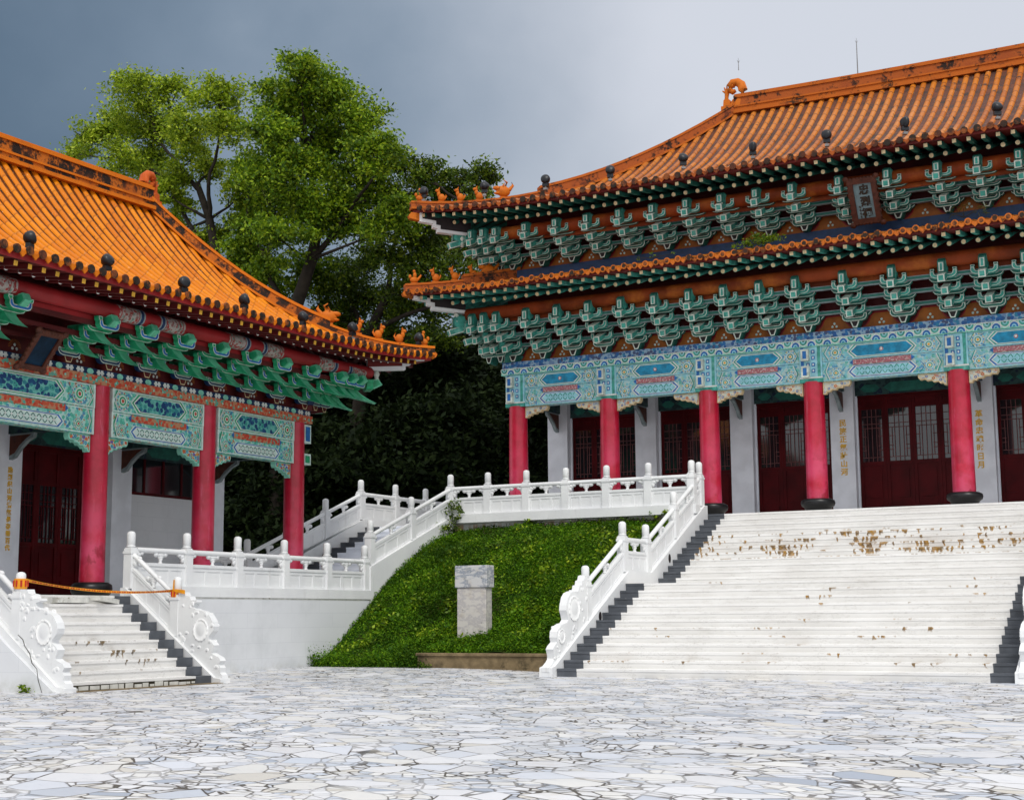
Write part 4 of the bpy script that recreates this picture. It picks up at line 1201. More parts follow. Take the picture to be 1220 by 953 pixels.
side_hall = build_hall(dict(hall='side', zf=ZS, loc=(SIDE_C[0], SIDE_C[1], ZS), rz=pi / 2, cols=cs, r=.26,
    label='smaller temple hall with one bright orange tiled roof and green fin brackets, at left',
    beam=(5.07, 5.62, 6.13, 6.46), brace=(.62, .30), bh=1.0, sets=side_sets,
    tiers=[(6.46, 1.0, R_side, (-4.0, 11.6), True, 0)],
    lintel0=5.15, lintel1=5.55, bays=['window', 'door', 'door', 'window', 'open'] if False else ['window', 'door', 'door', 'door', 'window'],
    door=(1.26, 2.55), lowwall=4.25, ceil=5.95, depth=5.4, walltop=6.3, upper=[(6.1, 8.2)],
    texts={3: (u'勳烈紀山河浩氣長存垂百代', .135, 4.44, .0, 1.14)}))
# the end bay on the right stays open behind the columns in the photograph: its low wall ends at the pier

# name boards hang under the eaves
def name_board(label, loc, rz, tilt, w, h, face, chars, depth=.07, q=.13):
    t = thing('name_board', label, 'sign', loc, rz)
    t.rotation_euler = (tilt, 0, rz)
    fr = MB(); a = w / 2; b = h / 2
    for x0, x1, z0, z1 in ((-a - q, -a, -b - q, b + q), (a, a + q, -b - q, b + q), (-a, a, b, b + q), (-a, a, -b - q, -b)): fr.box(x0, x1, -depth, depth * .4, z0, z1, 'wood_brown')
    for i in range(9):
        x = -a - q + (w + 2 * q) * i / 8
        for z in (-b - q, b + q): fr.ball((x, -depth * .4, z), (.06, .05, .045), 'wood_brown', 7, 5)
    for i in range(7):
        z = -b + h * i / 6
        for x in (-a - q, a + q): fr.ball((x, -depth * .4, z), (.035, .045, .06), 'wood_brown', 7, 5)
    for x in (-a - q, a + q):
        for z in (-b - q, b + q): fr.ball((x * 1.06, -depth * .5, z * 1.04), (.085, .05, .075), 'wood_brown', 8, 6)
    obj('frame', fr, t)
    bd = MB(); bd.box(-a, a, -.02, .02, -b, b, face); obj('board', bd, t)
    if chars:
        obj('lettering', glyphs(chars, .265, 'ink', .012, 1.13, .011), t, (.03, -.028, b - .265))
        sg = MB()
        for i in range(4):
            z = -b + .30 - i * .085
            for dx, dz, ww, hh in ((0, 0, .05, .010), (0, .022, .04, .010), (0, -.01, .010, .055), (.012, -.022, .04, .009)): sg.box(-a + .09 + dx - ww / 2, -a + .09 + dx + ww / 2, -.03, -.02, z + dz - hh / 2, z + dz + hh / 2, 'ink')
        obj('small_lettering', sg, t)
    return t
name_board('upright brown framed grey name board with three dark characters under the top eave', (-9.44, 36.22, 11.56), 0, radians(28), .46, .90, 'board_gray', u'忠烈祠')
name_board('dark blue name board in brown frame tilted forward under the side hall eave', (-21.90, 20.92, 6.50), pi / 2, radians(40), .48, .68, 'board_navy', None, .06, .085)

# floodlights standing on the eaves
def floodlight_parts():
    st = MB(); st.box(-.05, .05, -.05, .05, -.30, -.24, 'metal'); st.tube([(0, 0, -.26), (0, 0, -.12)], .022, 'metal', 8); st.box(-.085, .085, -.05, .05, -.20, -.11, 'iron_black')
    hd = MB()
    hd.M = Matrix.Rotation(radians(68), 4, 'X')
    hd.lathe([(.02, -.125), (.07, -.11), (.11, -.065), (.13, -.01), (.13, .04), (.118, .075), (.08, .10), (.02, .11)], 'iron_black', 18)
    hd.M = Matrix.Identity(4); hd.tube([(0, .02, -.12), (0, .04, 0)], .02, 'iron_black', 6)
    return st.mesh('stand'), hd.mesh('lamp_head')
ST, HD = floodlight_parts()
ordn = ['first', 'second', 'third', 'fourth', 'fifth', 'sixth', 'seventh', 'eighth', 'ninth']
for i, (x, z) in enumerate(((-21.98, 13.41), (-19.97, 13.27), (-18.03, 13.17), (-16.07, 13.13), (-13.96, 13.14), (-12.04, 13.12), (-10.1, 13.13), (-8.15, 13.12), (-5.96, 13.13))):
    t = thing('floodlight', f'black floodlight on the large hall top eave, {ordn[i]} from the left corner', 'floodlight', (x, 35.35, z), random.uniform(-.6, .6), 'floodlights on the large hall eave')
    obj('stand', ST, t); h_ = obj('lamp_head', HD, t); h_.rotation_euler = (random.uniform(-.3, .3), 0, random.uniform(-.8, .8))
    if i in (5, 7): h_.scale = (.75, 1.2, 1.1); h_.rotation_euler = (radians(-75), 0, .3)
for i, (y, z) in enumerate(((32.41, 8.47), (29.37, 8.22), (27.36, 8.13), (25.22, 8.14), (23.24, 8.13), (21.02, 8.13), (19.04, 8.14))):
    t = thing('floodlight', f'black floodlight on the side hall eave, {ordn[i]} from its right corner', 'floodlight', (-20.3, y, z), pi / 2 + random.uniform(-.4, .4), 'floodlights on the side hall eave')
    obj('stand', ST, t); h_ = obj('lamp_head', HD, t); h_.rotation_euler = (random.uniform(-.3, .3), 0, random.uniform(-.8, .8))
rm = MB(); rm.tube([(0, 0, 0), (0, 0, .95)], [.018, .012], 'metal', 6); rm.tube([(0, 0, .9), (0, 0, 1.14)], [.012, .003], 'metal', 6)
for a in range(3): rm.tube([(0, 0, .95), (.05 * cos(a * 2.1), .05 * sin(a * 2.1), 1.05)], [.006, .003], 'metal', 5)
tag(obj('lightning_rod', rm, None, (-11.1, 42.42, 17.24)), 'thin metal lightning rod on the middle of the large hall ridge', 'lightning rod')
rm = MB(); rm.tube([(0, 0, 0), (0, 0, .40)], [.014, .004], 'metal', 6)
for a in range(3): rm.tube([(0, 0, .24), (.05 * cos(a * 2.1), .05 * sin(a * 2.1), .32)], [.008, .003], 'metal', 5)
tag(obj('lightning_rod', rm, None, (-14.83, 42.42, 18.06)), 'short lightning rod above the curled ridge ornament', 'lightning rod')

# ------------------------------------------------------------------ terraces
t = thing('stone_terrace', 'white walled stone terrace that carries the large hall', 'terrace', (-10, 42, 0))
mb = MB(); O = Matrix.Translation((10, -42, 0)); mb.M = O
mb.box(-24.62, -14.30, 36.08, 56, -.2, ZM - .03, 'terrace_wall'); mb.box(-14.30, -4.40, 36.63, 56, -.2, ZM - .03, 'terrace_wall'); mb.box(-4.40, 5.2, 36.08, 56, -.2, ZM - .03, 'terrace_wall')
obj('terrace_body', mb, t)
mb = MB(); mb.M = O
mb.box(-24.6, -14.30, 36.06, 55.9, ZM - .03, ZM, 'floor_gray'); mb.box(-14.30, -4.40, 36.62, 55.9, ZM - .03, ZM - .001, 'floor_gray'); mb.box(-4.40, 5.1, 36.06, 55.9, ZM - .03, ZM, 'floor_gray')
obj('terrace_floor', mb, t)
t = thing('stone_terrace', 'low white block terrace that carries the side hall', 'terrace', (-27, 20, 0))
mb = MB(); O = Matrix.Translation((27, -20, 0)); mb.M = O
mb.box(-36, -21.35, 6, 32.05, -.2, ZS - .04, 'block_white'); mb.box(-36, -21.62, 32.05, 36.0, -.2, ZS - .04, 'block_white')
obj('terrace_body', mb, t)
mb = MB(); mb.M = O; mb.box(-36, -21.35, 6, 32.05, ZS - .04, ZS, 'slab_white'); mb.box(-36, -21.62, 32.05, 36.0, ZS - .04, ZS, 'floor_gray')
obj('terrace_floor', mb, t)

# ------------------------------------------------------------------ stairs
def stair_profile(d0, z0, n, tread, riser, back, nose=.012):
    """outline in (run, height) of n steps; first riser at d0"""
    p = [(d0, z0)]
    for i in range(n):
        d = d0 + tread * i; z = z0 + riser * (i + 1)
        p += [(d, z - .05), (d - nose, z - .045), (d - nose, z)]
        if i < n - 1: p.append((d + tread, z))
    p += [(back, z0 + riser * n), (back, z0)]
    return p
t = thing('stone_staircase', 'wide white staircase with rust stains up to the large hall', 'staircase', (-9.36, 27.75, 0))
O = Matrix.Translation((9.36, -27.75, 0))
p1 = stair_profile(27.75, 0, 12, .322, .1633, 33.21, .012); p2 = stair_profile(33.21, 0, 12, .3095, .157, 36.62, .012)
p2 = [(a, z + 1.96) for a, z in p2][1:-1]; p2 = [(33.21, -.1)] + p2 + [(36.62, -.1)]
XL, XR = -14.01, -4.90
mb = MB(); mb.M = O
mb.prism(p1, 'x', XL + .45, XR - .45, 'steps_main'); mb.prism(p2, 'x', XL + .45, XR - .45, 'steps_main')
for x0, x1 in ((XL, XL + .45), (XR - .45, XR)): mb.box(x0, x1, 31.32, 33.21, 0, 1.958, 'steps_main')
obj('steps', mb, t)
for x0, x1 in ((XL, XL + .449), (XR - .449, XR)):
    for pr, bk in ((p1, 31.315), (p2, None)):
        q = [((min(a, bk) if bk else a), z + (.004 if z > .01 else 0)) for a, z in pr]
        mb = MB(); mb.M = O; mb.prism(q, 'x', x0, x1, 'gray_step'); obj('side_strip', mb, t)
t = thing('stone_staircase', 'short white staircase with crumbling bottom step in front of the side hall', 'staircase', (-19.06, 21.0, 0))
O = Matrix.Translation((19.06, -21.0, 0)) @ Matrix.Rotation(pi / 2, 4, 'Z')
# local frame: x along +Y of the court, y toward -X
p1 = stair_profile(19.06, -.02, 10, .236, .172, 21.34, .02)
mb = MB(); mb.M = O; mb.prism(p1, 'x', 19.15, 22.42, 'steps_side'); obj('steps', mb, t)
for x0, x1 in ((22.421, 22.90),):
    for i in range(10):
        mb = MB(); mb.M = O; d = 19.04 + .236 * i; z = .172 * i - .02
        mb.box(x0, x1 - .02, d + random.uniform(0, .012), 21.34, max(z, -.02), z + .168, 'gray_step'); obj('side_block', mb, t, bevel=.006)
# crumbling bottom riser: loose veneer pieces over dark mortar
mb = MB(); mb.M = O; mb.box(19.2, 22.40, 19.034, 19.058, -.02, .105, 'soil'); obj('mortar_bed', mb, t)
mb = MB(); mb.M = O; x = 19.22
while x < 22.3:
    w = random.uniform(.10, .24); x2 = min(x + w, 22.38)
    mb.box(x, x2, 19.022, 19.034, -.0 + random.uniform(0, .03), .085 + random.uniform(-.03, .02), 'slab_white'); x = x2 + random.uniform(.02, .05)
obj('loose_veneer', mb, t)
mb = MB(); mb.M = O; mb.box(19.15, 22.95, 18.80, 19.03, -.05, .012, 'kerb_stone'); obj('foot_slab', mb, t)
t = thing('stone_staircase', 'gray edged side stairs between the two terraces', 'staircase', (-23, 36, ZS))
O = Matrix.Translation((23, -36, -ZS))
p1 = [(a, z) for a, z in stair_profile(30.95, ZS, 13, .42, .1646, 36.06)]
mb = MB(); mb.M = O; mb.prism(p1, 'x', -23.86, -21.62, 'pier_white'); obj('steps', mb, t)
mb = MB(); mb.M = O; mb.prism([(a, z + .003) for a, z in p1], 'x', -24.34, -23.862, 'gray_step'); obj('side_strip', mb, t)

# ------------------------------------------------------------------ balustrades
pm = MB()
pm.box(-.10, .10, -.10, .10, -.02, .79, 'white_paint'); pm.box(-.115, .115, -.115, .115, .69, .74, 'white_paint'); pm.box(-.085, .085, -.085, .085, .79, .815, 'white_paint')
pm.lathe([(.075, .815), (.095, .83), (.095, .85), (.075, .862), (.088, .875), (.088, 1.08), (.080, 1.115), (.055, 1.14), (.02, 1.15)], 'white_paint', 18)
for s in (-1, 1):
    for ax in ('x', 'y'): pass
POST = pm.mesh('post')
PCACHE = {}
def bay_meshes(L, slope):
    key = (round(L, 3), round(slope, 3))
    if key not in PCACHE:
        Sh = Matrix.Identity(4); Sh[2][0] = slope
        P_ = MB(); P_.M = Sh; a, b = .10, L - .10
        P_.box(a, b, -.040, .040, -.01, .46, 'white_paint'); P_.box(a, b, -.062, .062, .41, .475, 'white_paint'); P_.box(a, b, -.055, .055, -.01, .05, 'white_paint')
        for f0, f1 in ((0, .07), (.30, .36), (.64, .70), (.93, 1)):
            P_.box(a + (b - a) * f0, a + (b - a) * f1, -.052, .052, .05, .33, 'white_paint')
        P_.box(a, b, -.0525, .0525, .33, .37, 'white_paint')
        H_ = MB(); H_.M = Sh; H_.tube([(a - .01, 0, .73), (b + .01, 0, .73)], .058, 'white_paint', 10)
        S_ = MB(); c = L / 2
        S_.M = Matrix.Translation((0, 0, slope * c)); S_.lathe([(.05, .47), (.032, .52), (.055, .56), (.03, .60), (.03, .67)], 'white_paint', 10, c, 0)
        for dx, dz, rx, rz in ((0, .645, .17, .05), (-.14, .655, .075, .055), (.14, .655, .075, .055), (0, .60, .09, .05)): S_.ball((c + dx, 0, dz), (rx, .045, rz), 'white_paint', 9, 6)
        ends = []
        for e, sg in ((a, 1), (b, -1)):
            E_ = MB(); E_.M = Matrix.Translation((0, 0, slope * e))
            for dx, dz, rx, rz in ((.05, .635, .085, .06), (.14, .66, .065, .045), (.03, .57, .05, .07)): E_.ball((e + sg * dx, 0, dz), (rx, .045, rz), 'white_paint', 8, 6)
            ends.append(E_.mesh('scroll'))
        PCACHE[key] = (P_.mesh('panel'), H_.mesh('handrail'), S_.mesh('rail_support'), ends[0], ends[1])
    return PCACHE[key]
def balustrade(label, axis, fixed, posts, base=None, skip=(), nopost=(), group=None, width=.15, drum=None):
    """posts: (position along the axis, height of the base line)"""
    s0, z0 = posts[0]
    loc = (s0, fixed, 0) if axis == 'x' else (fixed, s0, 0)
    rz = 0 if axis == 'x' else pi / 2
    t = thing('stone_balustrade', label, 'balustrade', loc, rz, group)
    for i, (s, z) in enumerate(posts):
        if i in nopost: continue
        obj('post', POST, t, (s - s0, 0, z))
    for i in range(len(posts) - 1):
        if i in skip: continue
        (a, za), (b, zb_) = posts[i], posts[i + 1]
        for nm, me in zip(('panel', 'handrail', 'rail_support', 'scroll', 'scroll'), bay_meshes(b - a, (zb_ - za) / (b - a))): obj(nm, me, t, (a - s0, 0, za))
    if base:
        mb = MB(); mb.prism([(a - s0, z) for a, z in base], 'y', -width, width, 'white_paint'); obj('base_kerb', mb, t, bevel=.012)
    if drum:
        pts, med, mats_ = drum
        pl = [(a - s0, z) for a, z in pts]
        mb = MB(); mb.prism(pl, 'y', -.085, .085, 'white_paint')
        for (mx, mz, rr, sq) in med:
            for sd in (-1, 1):
                c = Matrix.Translation((mx - s0, sd * .085, mz)) @ Matrix.Rotation(-sd * pi / 2, 4, 'X') @ Matrix.Scale(sq, 4, (1, 0, 0))
                mb.M = c; mb.lathe([(rr, -.01), (rr, .012), (rr * .88, .022), (rr * .82, .008), (rr * .5, .012), (rr * .3, .02), (rr * .05, .02)], 'white_paint', 20)
                for j in range(14):
                    an = 2 * pi * j / 14; mb.ball((rr * .93 * cos(an), rr * .93 * sin(an), .015), (rr * .10, rr * .10, .014), 'white_paint', 6, 4)
        mb.M = Matrix.Identity(4)
        # carved swirls fill the rest of the stone
        x0, x1 = min(a for a, z in pl), max(a for a, z in pl)
        for _ in range(70):
            a = random.uniform(x0, x1); z = random.uniform(.3, 2.0)
            inside = False; n = len(pl)
            for i in range(n):
                (xa, ya), (xb, yb) = pl[i], pl[i - 1]
                if (ya > z) != (yb > z) and a < (xb - xa) * (z - ya) / (yb - ya) + xa: inside = not inside
            if inside and all(math.hypot(a + s0 - m[0], z - m[1]) > m[2] * 1.15 for m in med):
                for sd in (-1, 1): mb.ball((a, sd * .085, z), (random.uniform(.03, .07), .018, random.uniform(.025, .05)), 'white_paint', 7, 5)
        obj('drum_stone', mb, t, bevel=.012)
    return t
# front of the large terrace
xs = [-21.48 + 1.2133 * i for i in range(7)]
balustrade('long level white balustrade along the top of the grassy slope', 'x', 36.0, [(x, 4.08) for x in xs],
           [(xs[0] - .16, ZM), (xs[-1] + .16, ZM), (xs[-1] + .16, 4.08), (xs[0] - .16, 4.08)])
# main stairs, both sides
def main_side(fixed, label):
    zl = lambda y: 1.18 + .532 * (y - 29.49)
    zu = lambda y: 2.25 + .506 * (y - 32.85)
    posts = [(29.49, 1.18), (31.50, 2.25), (32.85, 2.25), (34.65, zu(34.65)), (36.45, zu(36.45))]
    base = [(27.54, 0), (27.56, .19), (27.70, .22), (29.49, 1.18), (31.50, 2.25), (32.85, 2.25), (36.45, zu(36.45)), (36.62, zu(36.45)), (36.62, -.1), (27.54, -.1)]
    dp = [(27.54, .10), (27.54, .19), (27.69, .28), (27.8, .37), (27.76, .49), (27.72, .56), (27.80, .63), (27.94, .70), (27.90, .80), (27.92, .92), (28.07, 1.03), (28.25, 1.08), (28.37, 1.09), (28.46, 1.16),
          (28.42, 1.26), (28.36, 1.36), (28.38, 1.46), (28.46, 1.63), (28.58, 1.72), (28.75, 1.76), (28.93, 1.77), (28.99, 1.81), (29.02, 1.89), (29.13, 1.90), (29.16, 1.99), (29.26, 2.01), (29.30, 2.10), (29.40, 2.12), (29.45, 1.10)]
    t_ = balustrade(label, 'y', fixed, posts, base, drum=(dp, [(28.74, 1.40, .27, 1.0), (28.12, .82, .15, 1.0)], None))
    for y, z in ((29.90, 1.22), (33.95, 2.62)):
        mb = MB(); mb.lathe([(.085, -.004), (.085, .004)], 'hip_dark', 14)
        for sd in (-1, 1):
            o = obj('drain_hole', mb, t_, (y - 29.49, sd * .152, z)); o.rotation_euler = (pi / 2, 0, 0); o.scale = (.85, 1.3, 1)
    return t_
main_side(-14.17, 'sloping white balustrade with carved drum stone at the left of the wide stairs')
main_side(-4.74, 'sloping white balustrade at the right edge of the wide stairs')
# side stairs
zc = lambda y: 4.08 - .37 * (36 - y)
balustrade('sloping white balustrade that climbs beside the grass from the low terrace', 'y', -21.48, [(31.95, zc(31.95)), (33.92, zc(33.92)), (36.0, 4.08)],
           [(31.80, 0), (31.80, zc(31.80)), (35.88, zc(35.88)), (35.88, 0)], nopost=(2,), width=.14)
ys = [29.0, 30.75, 32.5, 34.2, 35.95]
balustrade('sloping white balustrade on the far side of the side stairs by the trees', 'y', -24.5, [(y, max(zc(y), ZS + .2)) for y in ys],
           [(29.0, ZS), (29.0, zc(29.0)), (36.0, 4.08), (36.0, ZS)], nopost=(4,), width=.12)
ys = [35.95, 37.8, 39.53, 41.3, 43.1, 44.9, 46.7]
balustrade('level white balustrade at the dark wooded left edge of the large terrace', 'y', -24.5, [(y, 4.08) for y in ys],
           [(36.02, ZM), (47, ZM), (47, 4.08), (36.02, 4.08)], width=.12)
# low terrace
ys = [23.25, 24.90, 26.62, 28.34, 30.06, 31.70]
balustrade('level white balustrade on the block wall in front of the side hall', 'y', -21.48, [(y, 1.92) for y in ys],
           [(23.40, ZS - .0), (31.79, ZS), (31.79, 1.92), (23.40, 1.92)], nopost=(0,))
def side_side(fixed, label):
    # x runs up the stairs (toward -X of the court): mirrored profile, built along 'x' with negative direction
    zl = lambda x: .92 + (-20.14 - x) * .755
    posts = [(-21.40, zl(-21.40)), (-20.14, .92)]
    base = [(-21.52, -.05), (-21.52, zl(-21.40)), (-21.40, zl(-21.40)), (-20.14, .92), (-19.05, .10), (-18.88, .08), (-18.88, -.05)]
    dp = [(-20.10, .85), (-20.05, 1.76), (-19.89, 1.76), (-19.86, 1.69), (-19.75, 1.67), (-19.72, 1.60), (-19.58, 1.60), (-19.57, 1.56), (-19.68, 1.52), (-19.66, 1.45), (-19.56, 1.41), (-19.41, 1.38), (-19.25, 1.30), (-19.16, 1.18), (-19.13, 1.08), (-19.15, .99), (-19.25, .89), (-19.26, .84),
          (-19.19, .80), (-19.11, .72), (-19.14, .62), (-19.17, .57), (-19.10, .53), (-18.99, .49), (-18.94, .42), (-18.99, .35), (-18.94, .29), (-18.95, .20), (-18.90, .15), (-18.88, .07), (-19.05, .08)]
    return balustrade(label, 'x', fixed, posts, base, drum=(dp, [(-19.45, 1.02, .22, .85)], None))
side_side(23.1, 'short sloping balustrade with drum stone at the right of the side hall stairs')
side_side(19.0, 'short sloping balustrade with drum stone at the left of the side hall stairs, wall cracked')
# the near flank of the side hall stairs is a blank painted wall
t = MB(); t.prism([(-21.5, -.05), (-21.5, 1.80), (-20.2, .80), (-19.05, .02), (-19.05, -.05)], 'y', 18.78, 18.85, 'block_white')
cr = MB()
o = tag(obj('flank_wall', t), 'white painted flank wall of the side hall stairs with a dark crack', 'wall')
pts = [(-19.92, 18.776, .98), (-19.80, 18.776, .90), (-19.74, 18.776, .78), (-19.62, 18.776, .66), (-19.56, 18.776, .50), (-19.44, 18.776, .40), (-19.40, 18.776, .22), (-19.30, 18.776, 0)]
cr.tube(pts, [.006, .008, .006, .008, .007, .005, .006, .004], 'soil', 5); obj('crack', cr, o)

# broken slabs on the top step, tape between the posts
def slab(label, loc, size, rot):
    mb = MB(); a, b, c = size
    pl = [(-a, -b), (a * .9, -b * 1.05), (a, b * .7), (a * .4, b), (-a * .95, b * .9)]
    mb.prism(pl, 'z', 0, c, 'slab_white')
    o = tag(obj('broken_slab', mb, None, loc, 0, bevel=.012), label, 'stone slab', 'loose slabs on the top step'); o.rotation_euler = rot
slab('long loose white slab lying tilted on the top step near the dark block', (-21.00, 22.02, 1.56), (.12, .40, .09), (radians(-6), 0, radians(12)))
slab('flat loose white slab at the left of the top step', (-21.03, 19.95, 1.545), (.125, .62, .115), (0, radians(2), radians(-2)))
slab('flat cracked slab in the middle of the top step', (-21.05, 21.15, 1.545), (.11, .45, .10), (0, radians(-3), radians(2)))
t = thing('barrier_tape', 'orange yellow barrier tape sagging across the side hall stairs', 'tape', (-20.14, 19.0, 1.75))
mb = MB(); n = 30; vs = []
for i in range(n + 1):
    f = i / n; y = 4.02 * f + .08; z = .20 - .155 * f - 1.25 * f * (1 - f) * .36 + 0; tw = .5 * sin(f * 9) + .3
    w = .032 - .010 * sin(f * pi)
    vs += [(-.10 - w * sin(tw) * .6, y, z - w * cos(tw)), (-.10 + w * sin(tw) * .6, y, z + w * cos(tw))]
fs = [(2 * i, 2 * i + 1, 2 * i + 3, 2 * i + 2) for i in range(n)]
for k, f in enumerate(fs):
    mb.add([vs[j] for j in f], [(0, 1, 2, 3)], 'tape_yellow')
mk = mb
for i in range(2, n - 1):
    a, b = Vector(vs[2 * i]), Vector(vs[2 * i + 1]); c, d = Vector(vs[2 * i + 2]), Vector(vs[2 * i + 3])
    for u0, u1 in ((.12, .34), (.5, .82)):
        pa, pb = a.lerp(c, u0), b.lerp(d, u0); qa, qb = a.lerp(c, u1), b.lerp(d, u1); o_ = Vector((.004, -.004, 0))
        mk.add([tuple(pa.lerp(pb, .25) + o_), tuple(pa.lerp(pb, .75) + o_), tuple(qa.lerp(qb, .75) + o_), tuple(qa.lerp(qb, .25) + o_)], [(0, 1, 2, 3)], 'tape_red')
obj('tape_band', mb, t)
for y in (0, 4.1):
    wr = MB(); zz = .12 if y == 0 else -.02
    wr.lathe([(.108, zz - .10), (.118, zz - .04), (.112, zz + .02), (.120, zz + .08)], 'tape_yellow', 16, 0, y)
    for a in range(9): 
        an = a * .7; wr.box(.118 * cos(an) - .012, .118 * cos(an) + .012, y + .118 * sin(an) - .012, y + .118 * sin(an) + .012, zz - .06, zz + .05, 'tape_red')
    if y: wr.prism([(.02, .02), (.30, -.03), (.30, .05), (.05, .07)], 'y', y - .125, y - .12, 'tape_yellow'); wr.prism([(-.02, .05), (.02, .05), (.03, .26), (.0, .25)], 'y', y - .125, y - .12, 'tape_yellow')
    obj('tape_wrap', wr, t)

# ------------------------------------------------------------------ lawn, kerb, pedestal
def lawn_z(x, y):
    ys_ = [29.3, 30.5, 31.9, 34.0, 36.1]; zs_ = [.33, .80, 1.72, 2.86, 3.66]
    if x < -18.3: zs_ = [.12, .68, 1.72, 2.86, 3.66]
    return float(np.interp(y, ys_, zs_)) + .05 * sin(x * 2.1 + y) + .04 * sin(x * 4.3 - y * 3.1)
nx, ny = 46, 46; vs = []
for j in range(ny + 1):
    for i in range(nx + 1):
        x = -21.36 + 7.10 * i / nx; y = 29.42 + 6.68 * j / ny; vs.append((x, y, lawn_z(x, y)))
mb = MB(); mb.add(vs, [(j * (nx + 1) + i, j * (nx + 1) + i + 1, (j + 1) * (nx + 1) + i + 1, (j + 1) * (nx + 1) + i) for j in range(ny) for i in range(nx)], 'grass_soil', True)
mb.add([(-21.36, 29.42, -.1), (-14.26, 29.42, -.1), (-14.26, 29.42, lawn_z(-14.3, 29.42)), (-18.3, 29.42, .30), (-21.36, 29.42, .10)], [(0, 1, 2, 3, 4)], 'grass_soil')
obj('grassy_bank', mb, kind='structure')
N_ = 240000
gx = RNG.uniform(-21.33, -14.33, N_); gy = RNG.uniform(29.44, 36.05, N_)
den = np.sin(gx * 1.7 + gy * .9) * .5 + np.sin(gx * 3.9 - gy * 2.3) * .3 + np.sin(gx * .7 - gy * 1.1 + 2) * .4
keep = RNG.uniform(-1.3, .8, N_) < den + .35
gx, gy, den = gx[keep], gy[keep], den[keep]
gz = np.array([lawn_z(a, b) for a, b in zip(gx, gy)]) + np.abs(RNG.normal(0, .055, len(gx))) * (1.0 + np.clip(den, 0, 1)) + .015
front = 9000
fx = RNG.uniform(-21.5, -17.9, front); fy = 29.42 + RNG.normal(-.10, .12, front); fz = np.abs(RNG.normal(.16, .16, front)) * np.clip((-17.7 - fx) * 1.2, .25, 1)
G = np.concatenate([np.stack([gx, gy, gz], 1), np.stack([fx, fy, fz], 1)])
obj('ground_cover', leaf_mesh('ground_cover', G, RNG.uniform(.025, .065, len(G)) * (1 + 1.0 * (RNG.uniform(0, 1, len(G)) > .93)), 'leaf_grass', .55, .6), kind='stuff')
wc = np.stack([RNG.uniform(-21, -14.6, 75), RNG.uniform(29.8, 35.9, 75)], 1); wi = RNG.integers(0, 75, 9000)
wx, wy = wc[wi, 0] + RNG.normal(0, .13, 9000), wc[wi, 1] + RNG.normal(0, .11, 9000)
ok = (wx > -21.3) & (wx < -14.36) & (wy > 29.45) & (wy < 36.05); wx, wy = wx[ok], wy[ok]
wz = np.array([lawn_z(p_, q_) for p_, q_ in zip(wx, wy)]) + np.abs(RNG.normal(.08, .06, len(wx)))
obj('ground_weeds', leaf_mesh('ground_weeds', np.stack([wx, wy, wz], 1), RNG.uniform(.06, .13, len(wx)), 'leaf_green', .6, .6), kind='stuff')
k = RNG.uniform(-21.2, -14.5, 16000), RNG.uniform(30.5, 36.0, 16000)
pz = np.sin(k[0] * 1.3 + 1) + np.sin(k[1] * 1.9 + k[0] * .8)
sel = pz > .35
D_ = np.stack([k[0][sel], k[1][sel], np.array([lawn_z(a, b) + .06 for a, b in zip(k[0][sel], k[1][sel])])], 1)
obj('dry_grass', leaf_mesh('dry_grass', D_, RNG.uniform(.04, .12, len(D_)), 'leaf_grass_dry', .2, .3), kind='stuff')

vs = [(-4.60 + 8.0 * i / 16, 29.42 + 6.68 * j / 16, lawn_z(-16, 29.42 + 6.68 * j / 16) + .05 * sin(i * 1.7 + j)) for j in range(17) for i in range(17)]
mb = MB(); mb.add(vs, [(j * 17 + i, j * 17 + i + 1, (j + 1) * 17 + i + 1, (j + 1) * 17 + i) for j in range(16) for i in range(16)], 'grass_soil', True)
mb.add([(-4.6, 29.42, -.1), (3.4, 29.42, -.1), (3.4, 29.42, .40), (-4.6, 29.42, .40)], [(0, 1, 2, 3)], 'grass_soil'); mb.add([(3.4, 29.42, -.1), (3.4, 36.1, -.1), (3.4, 36.1, 3.7), (3.4, 29.42, .4)], [(0, 1, 2, 3)], 'grass_soil')
obj('grassy_bank', mb, kind='structure')
mb = MB(); mb.box(-18.35, -14.34, 29.26, 29.42, -.05, .36, 'kerb_stone'); mb.box(-18.38, -14.34, 29.22, 29.45, .36, .43, 'kerb_stone')
tag(obj('retaining_kerb', mb, bevel=.012), 'low mossy stone retaining kerb at the foot of the grassy bank', 'kerb')
t = thing('stone_pedestal', 'white marble pedestal with a veined cap standing on the grassy bank', 'pedestal', (-17.52, 30.45, .55))
mb = MB(); mb.box(-.385, .385, -.15, .15, 0, 1.36, 'marble_shaft'); obj('shaft', mb, t, bevel=.01)
mb = MB(); mb.box(-.43, .43, -.18, .18, 1.365, 1.88, 'marble_cap'); obj('cap', mb, t, bevel=.012)

